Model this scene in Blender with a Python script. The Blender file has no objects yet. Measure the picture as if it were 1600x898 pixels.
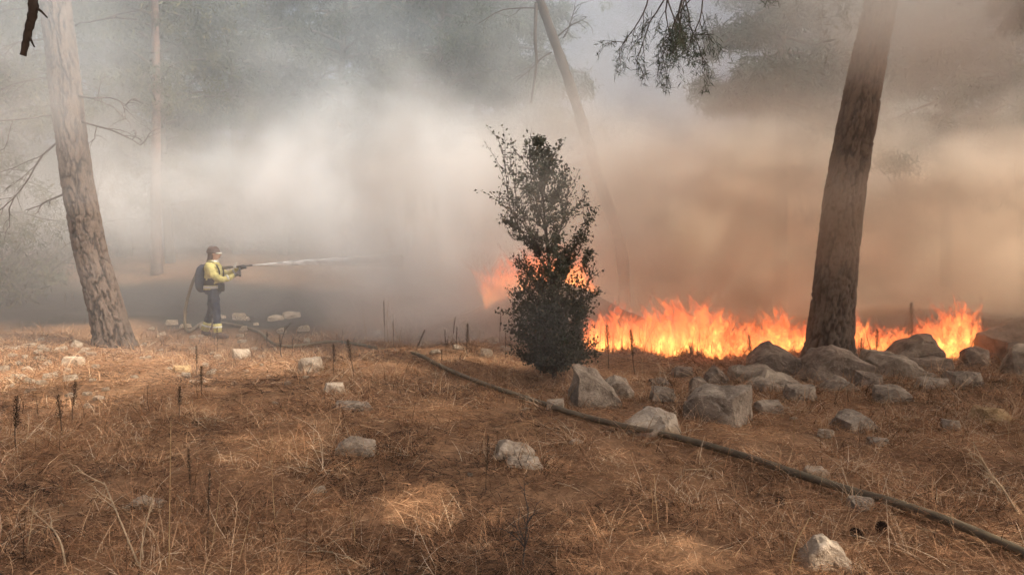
import bpy, bmesh, math, random
import numpy as np
from mathutils import Vector, Matrix, Euler

R = math.radians
SC = bpy.context.scene
COL = SC.collection

# ------------------------------------------------------------------ camera
F = 1156.0                      # focal length in photo pixels (1600 wide)
PITCH = R(2.7)
CAMZ = 1.7
cam_d = bpy.data.cameras.new('camera'); cam_d.sensor_width = 36; cam_d.lens = F*36/1600
cam_d.clip_start = 0.05; cam_d.clip_end = 2000
cam = bpy.data.objects.new('camera', cam_d); COL.objects.link(cam)
cam.location = (0, 0, CAMZ); cam.rotation_euler = (R(90)-PITCH, 0, 0)
SC.camera = cam

# ------------------------------------------------------------------ sky, sun, exposure
SUN_AZ, SUN_EL = R(120), R(42)   # azimuth clockwise from +Y
w = bpy.data.worlds.new('World'); SC.world = w; w.use_nodes = True
wn = w.node_tree.nodes; wl = w.node_tree.links
bg = wn.get('Background') or wn.new('ShaderNodeBackground')
sky = wn.new('ShaderNodeTexSky'); sky.sky_type = 'NISHITA'; sky.sun_disc = False
sky.sun_elevation = SUN_EL; sky.sun_rotation = SUN_AZ
sky.air_density = 0.3; sky.dust_density = 10.0; sky.ozone_density = 0.0
wl.new(sky.outputs[0], bg.inputs[0]); bg.inputs[1].default_value = 0.15
sun_d = bpy.data.lights.new('sun', 'SUN'); sun_d.energy = 5.0; sun_d.angle = R(0.6); sun_d.color = (1.0, 0.87, 0.72)
sun = bpy.data.objects.new('sun', sun_d); COL.objects.link(sun)
sdir = Vector((math.sin(SUN_AZ)*math.cos(SUN_EL), math.cos(SUN_AZ)*math.cos(SUN_EL), math.sin(SUN_EL)))
sun.rotation_euler = sdir.to_track_quat('Z', 'Y').to_euler()
SC.view_settings.view_transform = 'Standard'; SC.view_settings.look = 'None'
SC.view_settings.gamma = 1; SC.view_settings.use_curve_mapping = False
SC.view_settings.exposure = 0.47
SC.render.engine = 'CYCLES'
cy = SC.cycles
cy.use_denoising = True
try: cy.denoiser = 'OPENIMAGEDENOISE'
except Exception: pass
cy.max_bounces = 8; cy.diffuse_bounces = 3; cy.glossy_bounces = 2; cy.transmission_bounces = 2
cy.volume_bounces = 7; cy.transparent_max_bounces = 64
cy.volume_step_rate = 1.0; cy.volume_max_steps = 256
cy.use_adaptive_sampling = True; cy.adaptive_threshold = 0.07; cy.adaptive_min_samples = 16
cy.sample_clamp_indirect = 6.0

# ------------------------------------------------------------------ numeric helpers
def hash2(ix, iy, s=0):
    h = (ix.astype(np.int64)*374761393 + iy.astype(np.int64)*668265263 + s*2147483) & 0xFFFFFFFF
    h = ((h ^ (h >> 13))*1274126177) & 0xFFFFFFFF
    return ((h ^ (h >> 16)) & 0xFFFFFF)/float(0xFFFFFF)
def vnoise(x, y, s=0):
    x = np.asarray(x, float); y = np.asarray(y, float)
    ix = np.floor(x); iy = np.floor(y); fx = x-ix; fy = y-iy
    fx = fx*fx*(3-2*fx); fy = fy*fy*(3-2*fy)
    a = hash2(ix, iy, s); b = hash2(ix+1, iy, s); c = hash2(ix, iy+1, s); d = hash2(ix+1, iy+1, s)
    return (a*(1-fx)+b*fx)*(1-fy)+(c*(1-fx)+d*fx)*fy
def fbm(x, y, o=4, s=0):
    t = 0; a = 0.5
    for k in range(o):
        t = t+a*vnoise(x*2**k+k*17.3, y*2**k-k*9.1, s+k); a *= 0.5
    return t
def sstep(a, b, x):
    t = np.clip((np.asarray(x, float)-a)/(b-a), 0, 1); return t*t*(3-2*t)
def worley(x, y, s=0):
    ix = np.floor(x); iy = np.floor(y)
    f1 = np.full(np.shape(x), 9.0); f2 = f1.copy()
    for dx in (-1, 0, 1):
        for dy in (-1, 0, 1):
            cx = ix+dx; cyy = iy+dy
            px = cx+hash2(cx, cyy, s); py = cyy+hash2(cx, cyy, s+5)
            d = np.hypot(px-x, py-y)
            f2 = np.minimum(f2, np.maximum(f1, d)); f1 = np.minimum(f1, d)
    return f1, f2

def height(x, y):
    x = np.asarray(x, float); y = np.asarray(y, float)
    z = 0.26*(fbm(x*0.35+3, y*0.35, 3, 1)-0.44)
    z = z+0.22*(fbm(x*1.1, y*1.1+7, 3, 9)-0.44)
    z = z+0.16*np.exp(-(((x+1.4)/1.7)**2+((y-11.3)/1.0)**2))      # low crest the hose runs over
    z = z+0.10*np.exp(-(((x+3.0)/3.5)**2+((y-7.2)/2.2)**2))
    z = z+0.30*sstep(5.5, 9.5, x)*sstep(9, 13, y)                 # bank on the right
    z = z+1.05*np.exp(-(((x-.8)/1.7)**2+((y-15.8)/1.2)**2))       # hump that carries the farther fire
    ramp = np.clip(y-18, 0, None)
    lm = 1-sstep(-4.5, -1.0, x)
    z = z+(0.105-.085*lm)*ramp*sstep(0, 7, ramp)*(1-0.5*sstep(40, 160, y))+1.6*lm*sstep(13.5, 27, y)
    z = z+0.045*ramp*sstep(-3, 6, x)*(1-sstep(40, 90, y))
    near = np.exp(-((x/2.0)**2+((y)/2.0)**2))
    return z*(1-near)
def H(x, y): return float(height(x, y))

def ray(px, py):
    u = (px-800)/F; v = (449-py)/F
    c, s = math.cos(PITCH), math.sin(PITCH)
    return np.array([u, c+v*s, -s+v*c])
def at(px, py, Y):
    d = ray(px, py); d = d/d[1]*Y
    return Vector((d[0], Y, CAMZ+d[2]))
def gnd(px, py):
    d = ray(px, py); d = d/d[1]
    ys = np.arange(2.5, 90, 0.04)
    g = CAMZ+d[2]*ys-height(d[0]*ys, ys)
    k = np.argmax(g < 0)
    Y = ys[k] if g[k] < 0 else 60
    return Vector((d[0]*Y, Y, H(d[0]*Y, Y)))
def pxm(Y): return Y/F          # metres per photo pixel at distance Y

# ------------------------------------------------------------------ object helpers
def tag(o, label=None, cat=None, group=None, kind=None):
    if label: o['label'] = label
    if cat: o['category'] = cat
    if group: o['group'] = group
    if kind: o['kind'] = kind
    return o
def link(o, parent=None):
    COL.objects.link(o)
    if parent: o.parent = parent
    return o
def empty(name, loc=(0, 0, 0), rz=0):
    o = bpy.data.objects.new(name, None); o.empty_display_size = 0.1
    o.location = loc; o.rotation_euler = (0, 0, rz); return link(o)
def mesh_np(name, V, Fq, mat=None, attrs=None, smooth=False):
    """V (N,3); Fq (M,k) equal sided faces"""
    V = np.ascontiguousarray(V, np.float32); Fq = np.ascontiguousarray(Fq, np.int32)
    m = bpy.data.meshes.new(name); n, k = Fq.shape
    m.vertices.add(len(V)); m.vertices.foreach_set('co', V.ravel())
    m.loops.add(n*k); m.loops.foreach_set('vertex_index', Fq.ravel())
    m.polygons.add(n); m.polygons.foreach_set('loop_start', np.arange(0, n*k, k, dtype=np.int32))
    if smooth: m.polygons.foreach_set('use_smooth', np.ones(n, bool))
    m.update(calc_edges=True); m.validate()
    for an, av in (attrs or {}).items():
        a = m.attributes.new(an, 'FLOAT', 'POINT'); a.data.foreach_set('value', np.ascontiguousarray(av, np.float32))
    if mat: m.materials.append(mat)
    return m
def obj(name, mesh, parent=None, loc=None):
    o = bpy.data.objects.new(name, mesh)
    if loc is not None: o.location = loc
    return link(o, parent)
class MB:
    def __init__(s): s.v = []; s.f = []; s.a = []; s.n = 0
    def add(s, V, Fq, a=None):
        V = np.asarray(V, float).reshape(-1, 3); Fq = np.asarray(Fq, int)
        s.v.append(V); s.f.append(Fq+s.n); s.n += len(V)
        s.a.append(np.full(len(V), 0.5) if a is None else np.broadcast_to(np.asarray(a, float), (len(V),)))
    def tube(s, pts, rad, seg=8, a=None, flat=1.0):
        P = np.array([tuple(p) for p in pts], float); n = len(P)
        rad = np.broadcast_to(np.asarray(rad, float), (n,))
        T = np.gradient(P, axis=0); T /= np.linalg.norm(T, axis=1)[:, None]+1e-9
        up = np.array([0, 0, 1.0]) if abs(T[0, 2]) < 0.9 else np.array([1.0, 0, 0])
        V = []
        nrm = np.cross(T[0], up); nrm /= np.linalg.norm(nrm)
        for i in range(n):
            nrm = nrm-T[i]*np.dot(nrm, T[i]); nrm /= np.linalg.norm(nrm)+1e-9
            b = np.cross(T[i], nrm)
            for j in range(seg):
                t = 2*math.pi*j/seg
                V.append(P[i]+rad[i]*(math.cos(t)*nrm+flat*math.sin(t)*b))
        Fq = []
        for i in range(n-1):
            for j in range(seg):
                k = (j+1) % seg
                Fq.append((i*seg+j, i*seg+k, (i+1)*seg+k, (i+1)*seg+j))
        V.append(P[0]); V.append(P[-1]); c0 = n*seg; c1 = c0+1
        for j in range(0, seg, 1):
            k = (j+1) % seg
            Fq.append((c0, k, j, j)); Fq.append((c1, (n-1)*seg+j, (n-1)*seg+k, (n-1)*seg+k))
        s.add(V, Fq, a)
    def box(s, c, d, rot=None, a=None):
        c = Vector(c); V = []
        for x in (-1, 1):
            for y in (-1, 1):
                for z in (-1, 1):
                    p = Vector((x*d[0]/2, y*d[1]/2, z*d[2]/2))
                    if rot: p = rot @ p
                    V.append(tuple(c+p))
        s.add(V, [(0, 1, 3, 2), (4, 6, 7, 5), (0, 4, 5, 1), (2, 3, 7, 6), (0, 2, 6, 4), (1, 5, 7, 3)], a)
    def mesh(s, name, mat, smooth=True):
        V = np.concatenate(s.v); Fs = [f for f in s.f if len(f)]
        faces = [tuple(dict.fromkeys(map(int, r))) for f in Fs for r in f]
        m = bpy.data.meshes.new(name); m.from_pydata(V.tolist(), [], faces); m.update()
        at_ = m.attributes.new('tint', 'FLOAT', 'POINT'); at_.data.foreach_set('value', np.concatenate(s.a).astype(np.float32))
        if smooth: m.polygons.foreach_set('use_smooth', np.ones(len(m.polygons), bool))
        if mat: m.materials.append(mat)
        return m
def spline(pts, n):
    """Catmull-Rom resample"""
    P = np.array([tuple(p) for p in pts], float); P = np.vstack([2*P[0]-P[1], P, 2*P[-1]-P[-2]])
    out = []; m = len(P)-3
    for t in np.linspace(0, m-1e-6, n):
        i = int(t); f = t-i; p0, p1, p2, p3 = P[i:i+4]
        out.append(0.5*((2*p1)+(-p0+p2)*f+(2*p0-5*p1+4*p2-p3)*f*f+(-p0+3*p1-3*p2+p3)*f**3))
    return np.array(out)

# ------------------------------------------------------------------ materials
class NT:
    """tiny node expression builder"""
    def __init__(s, mat): s.t = mat.node_tree; s.n = s.t.nodes; s.l = s.t.links
    def new(s, kind, **kw):
        n = s.n.new(kind)
        for k, v in kw.items(): setattr(n, k, v)
        return n
    def put(s, sock, v):
        if isinstance(v, bpy.types.NodeSocket): s.l.new(v, sock)
        else: sock.default_value = v
    def m(s, op, a, b=0.0, c=None, clamp=False):
        n = s.new('ShaderNodeMath', operation=op); n.use_clamp = clamp
        s.put(n.inputs[0], a); s.put(n.inputs[1], b)
        if c is not None: s.put(n.inputs[2], c)
        return n.outputs[0]
    def add(s, a, b): return s.m('ADD', a, b)
    def sub(s, a, b): return s.m('SUBTRACT', a, b)
    def mul(s, a, b): return s.m('MULTIPLY', a, b)
    def ss(s, lo, hi, v, o0=0.0, o1=1.0):
        n = s.new('ShaderNodeMapRange', interpolation_type='SMOOTHSTEP')
        s.put(n.inputs[0], v); n.inputs[1].default_value = lo; n.inputs[2].default_value = hi
        n.inputs[3].default_value = o0; n.inputs[4].default_value = o1
        return n.outputs[0]
    def pos(s):
        return s.new('ShaderNodeNewGeometry').outputs['Position']
    def obj(s):
        return s.new('ShaderNodeTexCoord').outputs['Object']
    def xyz(s, v):
        n = s.new('ShaderNodeSeparateXYZ'); s.l.new(v, n.inputs[0]); return n.outputs
    def scale(s, v, sc, off=(0, 0, 0)):
        n = s.new('ShaderNodeMapping'); s.l.new(v, n.inputs[0])
        n.inputs['Scale'].default_value = sc; n.inputs['Location'].default_value = off
        return n.outputs[0]
    def noise(s, v, scale=1.0, detail=2.0, rough=0.5, dist=0.0, col=False):
        n = s.new('ShaderNodeTexNoise'); s.l.new(v, n.inputs['Vector'])
        n.inputs['Scale'].default_value = scale; n.inputs['Detail'].default_value = detail
        n.inputs['Roughness'].default_value = rough; n.inputs['Distortion'].default_value = dist
        return n.outputs[1 if col else 0]
    def voro(s, v, scale=1.0, feature='F1', rnd=1.0):
        n = s.new('ShaderNodeTexVoronoi', feature=feature); s.l.new(v, n.inputs['Vector'])
        n.inputs['Scale'].default_value = scale; n.inputs['Randomness'].default_value = rnd
        return n.outputs['Distance']
    def attr(s, name):
        return s.new('ShaderNodeAttribute', attribute_name=name).outputs['Fac']
    def ramp(s, fac, stops):
        n = s.new('ShaderNodeValToRGB'); s.put(n.inputs[0], fac); e = n.color_ramp.elements
        while len(e) < len(stops): e.new(0.5)
        for el, (p, c) in zip(e, stops): el.position = p; el.color = (*c, 1)
        return n.outputs[0]
    def mix(s, f, a, b, mode='MIX'):
        n = s.new('ShaderNodeMix', data_type='RGBA', blend_type=mode); s.put(n.inputs[0], f)
        for i, v in ((6, a), (7, b)):
            if isinstance(v, bpy.types.NodeSocket): s.l.new(v, n.inputs[i])
            else: n.inputs[i].default_value = (*v, 1)
        return n.outputs[2]
    def bump(s, h, strength=0.5, dist=0.02, normal=None):
        n = s.new('ShaderNodeBump'); s.l.new(h, n.inputs['Height'])
        n.inputs['Strength'].default_value = strength; n.inputs['Distance'].default_value = dist
        if normal: s.l.new(normal, n.inputs['Normal'])
        return n.outputs[0]
def mat_new(name):
    m = bpy.data.materials.new(name); m.use_nodes = True
    t = NT(m); p = t.n.get('Principled BSDF'); return m, t, p
def setp(t, p, color=None, rough=0.8, normal=None, spec=0.3):
    if color is not None:
        if isinstance(color, bpy.types.NodeSocket): t.l.new(color, p.inputs['Base Color'])
        else: p.inputs['Base Color'].default_value = (*color, 1)
    t.put(p.inputs['Roughness'], rough); p.inputs['Specular IOR Level'].default_value = spec
    if normal: t.l.new(normal, p.inputs['Normal'])
M = {}
def simple(name, col, rough=0.8, var=0.25, scale=8.0, bump=0.3, spec=0.3):
    m, t, p = mat_new(name); o = t.obj()
    n = t.noise(o, scale, 4, 0.6)
    c0 = tuple(c*(1-var) for c in col); c1 = tuple(min(1, c*(1+var)) for c in col)
    setp(t, p, t.ramp(n, [(0.3, c0), (0.7, c1)]), rough, t.bump(t.noise(o, scale*4, 3), bump, 0.01), spec)
    M[name] = m; return m

def tinted(name, stops, rough=0.85, transl=0.0):
    m, t, p = mat_new(name)
    c = t.ramp(t.attr('tint'), stops); setp(t, p, c, rough, spec=0.2)
    if transl:
        tr = t.new('ShaderNodeBsdfTranslucent'); t.l.new(c, tr.inputs[0])
        mx = t.new('ShaderNodeMixShader'); mx.inputs[0].default_value = transl
        out = t.n.get('Material Output')
        t.l.new(p.outputs[0], mx.inputs[1]); t.l.new(tr.outputs[0], mx.inputs[2]); t.l.new(mx.outputs[0], out.inputs[0])
    M[name] = m; return m

# ground: needle litter and soil, scorched black in the burnt belt
def scorch_shade_np(x, y):
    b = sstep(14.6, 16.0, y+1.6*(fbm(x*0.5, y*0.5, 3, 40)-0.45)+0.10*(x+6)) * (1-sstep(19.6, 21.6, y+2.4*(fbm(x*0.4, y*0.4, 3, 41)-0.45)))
    f = sstep(11.7, 12.6, y+1.2*(fbm(x*.8, y*.8, 3, 43)-.45))*(1-sstep(15.5, 18, y))*sstep(.2, 1.6, x)  # char along the fire line, also darkening the bank in place of shade
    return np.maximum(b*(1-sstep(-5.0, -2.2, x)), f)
def ground_mat():
    m, t, p = mat_new('ground_litter')
    P = t.pos(); X, Y, Z = t.xyz(P)
    n1 = t.noise(P, 0.8, 5, 0.6); n2 = t.noise(P, 9, 5, 0.7); n3 = t.noise(t.scale(P, (60, 60, 60)), 1, 3, 0.7)
    c = t.ramp(n2, [(0.25, (0.075, 0.044, 0.027)), (0.5, (0.23, 0.128, 0.070)), (0.75, (0.40, 0.235, 0.13))])
    c = t.mix(t.ss(0.4, 0.7, n1, 0, 0.6), c, (0.26, 0.145, 0.080))
    c = t.mix(t.ss(0.35, 0.7, n3, 0, 0.5), c, (0.40, 0.25, 0.14))
    sc = t.attr('scorch_shade')
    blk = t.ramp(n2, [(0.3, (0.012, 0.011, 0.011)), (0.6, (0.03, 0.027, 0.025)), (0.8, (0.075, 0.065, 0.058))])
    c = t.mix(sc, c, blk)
    hgt = t.add(t.mul(n2, 0.7), t.mul(n3, 0.3))
    setp(t, p, c, 0.95, t.bump(hgt, 0.9, 0.03), 0.1); M['ground'] = m
ground_mat()
tinted('needles', [(0.0, (0.022, 0.016, 0.013)), (0.12, (0.085, 0.048, 0.028)), (0.35, (0.30, 0.155, 0.080)), (0.6, (0.49, 0.275, 0.145)), (0.85, (0.64, 0.44, 0.26)), (1.0, (0.74, 0.60, 0.42))], 0.8, 0.15)
tinted('straw', [(0.0, (0.22, 0.13, 0.06)), (0.5, (0.42, 0.28, 0.14)), (1.0, (0.62, 0.48, 0.29))], 0.7, 0.2)
tinted('dead_spike', [(0.0, (0.035, 0.024, 0.017)), (0.5, (0.075, 0.050, 0.034)), (1.0, (0.17, 0.115, 0.075))], 0.9)
tinted('oak_leaf', [(0.0, (0.026, 0.032, 0.022)), (0.6, (0.045, 0.052, 0.034)), (0.88, (0.085, 0.090, 0.060)), (1.0, (0.15, 0.11, 0.06))], 0.55, 0.15)
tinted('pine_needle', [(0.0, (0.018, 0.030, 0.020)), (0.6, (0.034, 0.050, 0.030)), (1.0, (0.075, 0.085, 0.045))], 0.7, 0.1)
tinted('sunny_needle', [(0.0, (0.035, 0.045, 0.022)), (0.6, (0.070, 0.080, 0.036)), (1.0, (0.16, 0.145, 0.07))], 0.7, 0.2)  # pine needles lightened and yellowed, sunlight put into the colour
tinted('cedar_needle', [(0.0, (0.020, 0.034, 0.030)), (0.6, (0.035, 0.055, 0.048)), (1.0, (0.06, 0.085, 0.07))], 0.7, 0.1)
simple('branch', (0.075, 0.060, 0.050), 0.9, 0.4, 14)
simple('dark_wood', (0.035, 0.026, 0.020), 0.9, 0.4, 30)
simple('twig', (0.40, 0.30, 0.19), 0.8, 0.3, 20)
def bark_mat():
    m, t, p = mat_new('bark'); o = t.obj(); a = t.attr('tint')
    n = t.noise(t.scale(o, (9, 9, 3)), 1, 5, 0.65); n2 = t.noise(t.scale(o, (40, 40, 18)), 1, 4, 0.6)
    c = t.ramp(a, [(0.0, (0.016, 0.011, 0.009)), (0.3, (0.042, 0.030, 0.023)), (0.6, (0.085, 0.062, 0.048)), (1.0, (0.15, 0.115, 0.090))])
    c = t.mix(t.ss(0.45, 0.75, n, 0, 0.5), c, (0.080, 0.055, 0.040), 'MIX')
    c = t.mix(t.ss(0.5, 0.8, n2, 0, 0.4), c, (0.12, 0.096, 0.080))
    setp(t, p, c, 0.95, t.bump(t.add(n2, n), 0.7, 0.02), 0.1); M['bark'] = m
bark_mat()
def rock_mat(name, base, dark, lich):
    m, t, p = mat_new(name); o = t.obj()
    oi = t.new('ShaderNodeObjectInfo').outputs['Random']
    v = t.new('ShaderNodeVectorMath', operation='ADD'); t.l.new(o, v.inputs[0])
    cb = t.new('ShaderNodeCombineXYZ'); t.put(cb.inputs[0], t.mul(oi, 37.0)); t.put(cb.inputs[1], t.mul(oi, 11.0)); t.l.new(cb.outputs[0], v.inputs[1])
    o = v.outputs[0]
    n = t.noise(o, 5, 6, 0.65); n2 = t.noise(o, 22, 4, 0.7); n3 = t.noise(o, 2.5, 3, 0.5)
    c = t.ramp(n, [(0.3, dark), (0.5, tuple(0.5*(a+b) for a, b in zip(dark, base))), (0.68, base)])
    c = t.mix(t.ss(0.55, 0.7, n2, 0, 0.55), c, lich)
    c = t.mix(t.ss(0.5, 0.75, n3, 0, 0.4), c, tuple(b*0.75 for b in base))
    pit = t.ss(0.0, 0.16, t.voro(o, 26, 'F1'))
    h = t.add(t.add(t.mul(n, 0.8), t.mul(n2, 0.35)), t.mul(pit, 0.15))
    setp(t, p, c, 0.95, t.bump(h, 1.0, 0.07), 0.15); M[name] = m
rock_mat('limestone', (0.47, 0.385, 0.29), (0.15, 0.115, 0.085), (0.58, 0.50, 0.40))
rock_mat('pale_stone', (0.62, 0.52, 0.40), (0.30, 0.225, 0.15), (0.70, 0.61, 0.49))
rock_mat('brown_stone', (0.34, 0.265, 0.20), (0.11, 0.082, 0.06), (0.44, 0.36, 0.285))
rock_mat('yellow_stone', (0.56, 0.40, 0.21), (0.32, 0.21, 0.11), (0.60, 0.46, 0.28))

# ------------------------------------------------------------------ ground sheet
def axis(stops):
    out = []
    for a, b, st in stops: out.append(np.arange(a, b, st))
    return np.concatenate(out)
def build_ground():
    xs = axis([(-260, -60, 20), (-60, -20, 2.5), (-20, -9, 0.4), (-9, 9, 0.09), (9, 20, 0.4), (20, 60, 2.5), (60, 280, 20)])
    ys = axis([(-60, -4, 4), (-4, 3, 0.5), (3, 13, 0.08), (13, 18, 0.15), (18, 30, 0.5), (30, 60, 2), (60, 400, 20)])
    Xg, Yg = np.meshgrid(xs, ys)
    Zg = height(Xg, Yg)+0.03*(fbm(Xg*6, Yg*6, 2, 77)-0.4)*((Yg < 20) & (abs(Xg) < 15))
    V = np.stack([Xg, Yg, Zg], -1).reshape(-1, 3); nx = len(xs); ny = len(ys)
    i = np.arange((ny-1)*(nx-1)); r = i//(nx-1); c = i % (nx-1); b = r*nx+c
    Fq = np.stack([b, b+1, b+nx+1, b+nx], -1)
    me = mesh_np('ground', V, Fq, M['ground'], {'scorch_shade': scorch_shade_np(V[:, 0], V[:, 1])}, True)
    tag(obj('ground', me), kind='structure')
build_ground()

# ------------------------------------------------------------------ needle litter and dry grass (uncountable)
rng = np.random.default_rng(7)
def blades(base, direc, L, W, curve, tint, segs=2):
    """base (N,3), direc (N,3) unit, L, W, curve (N,), each blade tapers over segs quads"""
    N = len(base)
    side = np.cross(direc, rng.normal(size=(N, 3))*0.35+np.array([0, 0, 1.0])); side /= np.linalg.norm(side, axis=1)[:, None]+1e-9
    bend = np.cross(side, direc)
    bend = np.where(bend[:, 2:3] > 0, -bend, bend)
    lat = rng.normal(size=N)[:, None]*0.35
    V = np.zeros((N, segs+1, 2, 3))
    for k in range(segs+1):
        t = k/segs
        c = base+direc*(L*t)[:, None]+(bend+side*lat)*(L*curve*t*t)[:, None]
        hw = (W*0.5*(1-0.75*t))[:, None]
        V[:, k, 0] = c-side*hw; V[:, k, 1] = c+side*hw
    idx = np.arange(N)[:, None]*(segs+1)*2
    Fs = []
    for k in range(segs):
        o = 2*k; Fs.append(np.concatenate([idx+o, idx+o+1, idx+o+3, idx+o+2], 1))
    return V.reshape(-1, 3), np.concatenate(Fs), np.repeat(tint, (segs+1)*2)
def frustum_pts(n, y0, y1, pw=1.0, slack=1.08):
    u = rng.random(n)**pw
    y = y0+(y1-y0)*u
    x = (rng.random(n)*2-1)*(0.70*y+0.5)*slack
    return x, y
def build_litter():
    n = 230000
    x, y = frustum_pts(n, 3.3, 13.5, 1.25)
    keep = fbm(x*2.2, y*2.2, 2, 60) > 0.25*rng.random(n)+0.12
    x, y = x[keep], y[keep]; n = len(x)
    z = height(x, y)+rng.random(n)**2*0.06
    flow = 6.28*fbm(x*0.7, y*0.7, 2, 61)*1.6
    ang = flow+rng.normal(size=n)*0.9
    el = rng.normal(size=n)*0.22+0.08
    d = np.stack([np.cos(ang)*np.cos(el), np.sin(ang)*np.cos(el), np.sin(el)], -1)
    L = 0.05+0.12*rng.random(n)**1.5; W = np.clip(0.0022+0.0004*y, 0.0022, 0.008)*(0.7+0.6*rng.random(n))
    patch = fbm(x*1.1, y*1.1, 3, 62)
    tint = np.clip(0.12+0.55*rng.random(n)**1.6+0.9*(patch-0.45)+0.35*(rng.random(n) < 0.05), 0, 1)*(1-.97*sstep(.25, .6, scorch_shade_np(x, y)))
    V, Fq, a = blades(np.stack([x, y, z], -1), d, L, W, 0.25*rng.random(n), tint, 2)
    tag(obj('needle_litter', mesh_np('needle_litter', V, Fq, M['needles'], {'tint': a})), 'brown pine needle litter matted over the clearing floor', 'needle litter', kind='stuff')
def build_grass():
    nt = 4600
    x, y = frustum_pts(nt, 3.4, 14.5, 1.1)
    dens = fbm(x*0.8, y*0.8, 3, 70); keep = dens > 0.36+0.22*rng.random(nt)-0.10
    x, y = x[keep], y[keep]
    for (rx, ry, rw) in ROCK_FEET:
        k = int(8+18*rw/0.6); an = rng.random(k)*6.28; x = np.append(x, rx+np.cos(an)*rw*.55*(1+.25*rng.random(k))); y = np.append(y, ry+np.sin(an)*rw*.45*(1+.25*rng.random(k)))
    nt = len(x)
    per = rng.integers(10, 34, nt)
    tid = np.repeat(np.arange(nt), per); n = len(tid)
    sp = 0.03+0.10*rng.random(nt)
    bx = x[tid]+rng.normal(size=n)*sp[tid]; by = y[tid]+rng.normal(size=n)*sp[tid]
    bz = height(bx, by)-0.005
    lean = rng.random(nt)*6.28
    ang = np.where(rng.random(n) < 0.55, lean[tid]+rng.normal(size=n)*0.7, rng.random(n)*6.28)
    el = np.clip(rng.normal(size=n)*0.45+0.65, 0.05, 1.5)
    d = np.stack([np.cos(ang)*np.cos(el), np.sin(ang)*np.cos(el), np.sin(el)], -1)
    L = (0.08+0.20*rng.random(nt)**1.5)[tid]*(0.5+0.8*rng.random(n))
    W = np.clip(0.0024+0.00042*by, 0.002, 0.009)*(0.7+0.6*rng.random(n))
    tt = (0.28+0.62*rng.random(nt)**1.4)[tid]
    tint = np.clip(tt+0.22*rng.normal(size=n), 0, 1)*(1-.97*sstep(.25, .6, scorch_shade_np(bx, by)))
    V, Fq, a = blades(np.stack([bx, by, bz], -1), d, L, W, 0.25+0.75*rng.random(n), tint, 3)
    # far, sunlit dry grass, thinner cover
    n2 = 42000
    x, y = frustum_pts(n2, 12, 30, 1.2)
    ok = (scorch_shade_np(x, y) < 0.3+0.3*rng.random(n2)) & (fbm(x*0.7, y*0.7, 2, 71) > 0.30+0.2*rng.random(n2))
    x, y = x[ok], y[ok]; n2 = len(x)
    ang = rng.random(n2)*6.28; el = np.clip(rng.normal(size=n2)*0.5+0.5, 0, 1.4)
    d = np.stack([np.cos(ang)*np.cos(el), np.sin(ang)*np.cos(el), np.sin(el)], -1)
    V2, F2, a2 = blades(np.stack([x, y, height(x, y)-0.01], -1), d, 0.07+0.22*rng.random(n2)**2, 0.006+0.006*rng.random(n2), 0.5*rng.random(n2), np.clip(0.4+0.35*rng.normal(size=n2), 0.1, 1), 3)
    V = np.concatenate([V, V2]); Fq = np.concatenate([Fq, F2+len(a)]); a = np.concatenate([a, a2])
    tag(obj('dry_grass', mesh_np('dry_grass', V, Fq, M['needles'], {'tint': a})), 'dry tan grass tufts growing through the needle litter', 'grass', kind='stuff')
ROCK_FEET = []

# ------------------------------------------------------------------ stones
def rock_mesh(name, pts, mat, seed, sub=3, rough=0.035, bevel=0.06):
    bevel *= .35
    bm = bmesh.new()
    for p in pts: bm.verts.new(p)
    r = bmesh.ops.convex_hull(bm, input=bm.verts)
    dead = [g for g in set(r['geom_interior'])|set(r['geom_unused']) if isinstance(g, bmesh.types.BMVert)]
    bmesh.ops.delete(bm, geom=dead, context='VERTS')
    bmesh.ops.dissolve_limit(bm, angle_limit=R(17), verts=bm.verts, edges=bm.edges)
    size = max(max(v.co[i] for v in bm.verts)-min(v.co[i] for v in bm.verts) for i in range(3))
    bmesh.ops.bevel(bm, geom=list(bm.edges), offset=bevel*size*0.5, segments=1, profile=0.6, affect='EDGES', clamp_overlap=True)
    bmesh.ops.triangulate(bm, faces=bm.faces)
    for k in range(sub):
        es = [e for e in bm.edges if e.calc_length() > size*(0.30, 0.14, 0.07)[min(k, 2)]]
        if es: bmesh.ops.subdivide_edges(bm, edges=es, cuts=1, use_grid_fill=True)
        bmesh.ops.triangulate(bm, faces=[f for f in bm.faces if len(f.verts) > 3])
    bm.normal_update()
    from mathutils import noise as mn
    off = Vector((seed*3.7, seed*1.3, seed*2.1))
    for v in bm.verts:
        q = v.co/size
        d = mn.fractal(q*2.2+off, 0.8, 2.0, 5)*rough*size-0.9*rough*size*max(0, .22-abs(mn.noise(q*4.5+off)))/.22*.6
        v.co += v.normal*d
    me = bpy.data.meshes.new(name); bm.to_mesh(me); bm.free()
    me.polygons.foreach_set('use_smooth', np.ones(len(me.polygons), bool))
    if hasattr(me, 'set_sharp_from_angle'): me.set_sharp_from_angle(angle=R(24))
    me.materials.append(mat); return me
def hull_pts(w, d, h, seed, n=16, taper=0.75):
    r = random.Random(seed); P = []
    for _ in range(n):
        t = r.random()
        a = r.uniform(0, 6.283); k = 1-(1-taper)*t
        c, s = math.cos(a), math.sin(a); e = 1/max(abs(c), abs(s))**0.65
        P.append((0.5*w*c*e*k, 0.5*d*s*e*k, h*(t**0.7)))
    P += [(0.45*w, 0.3*d, -0.15*h), (-0.45*w, 0.3*d, -0.15*h), (-0.4*w, -0.4*d, -0.15*h), (0.4*w, -0.4*d, -0.15*h)]
    return P
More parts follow.
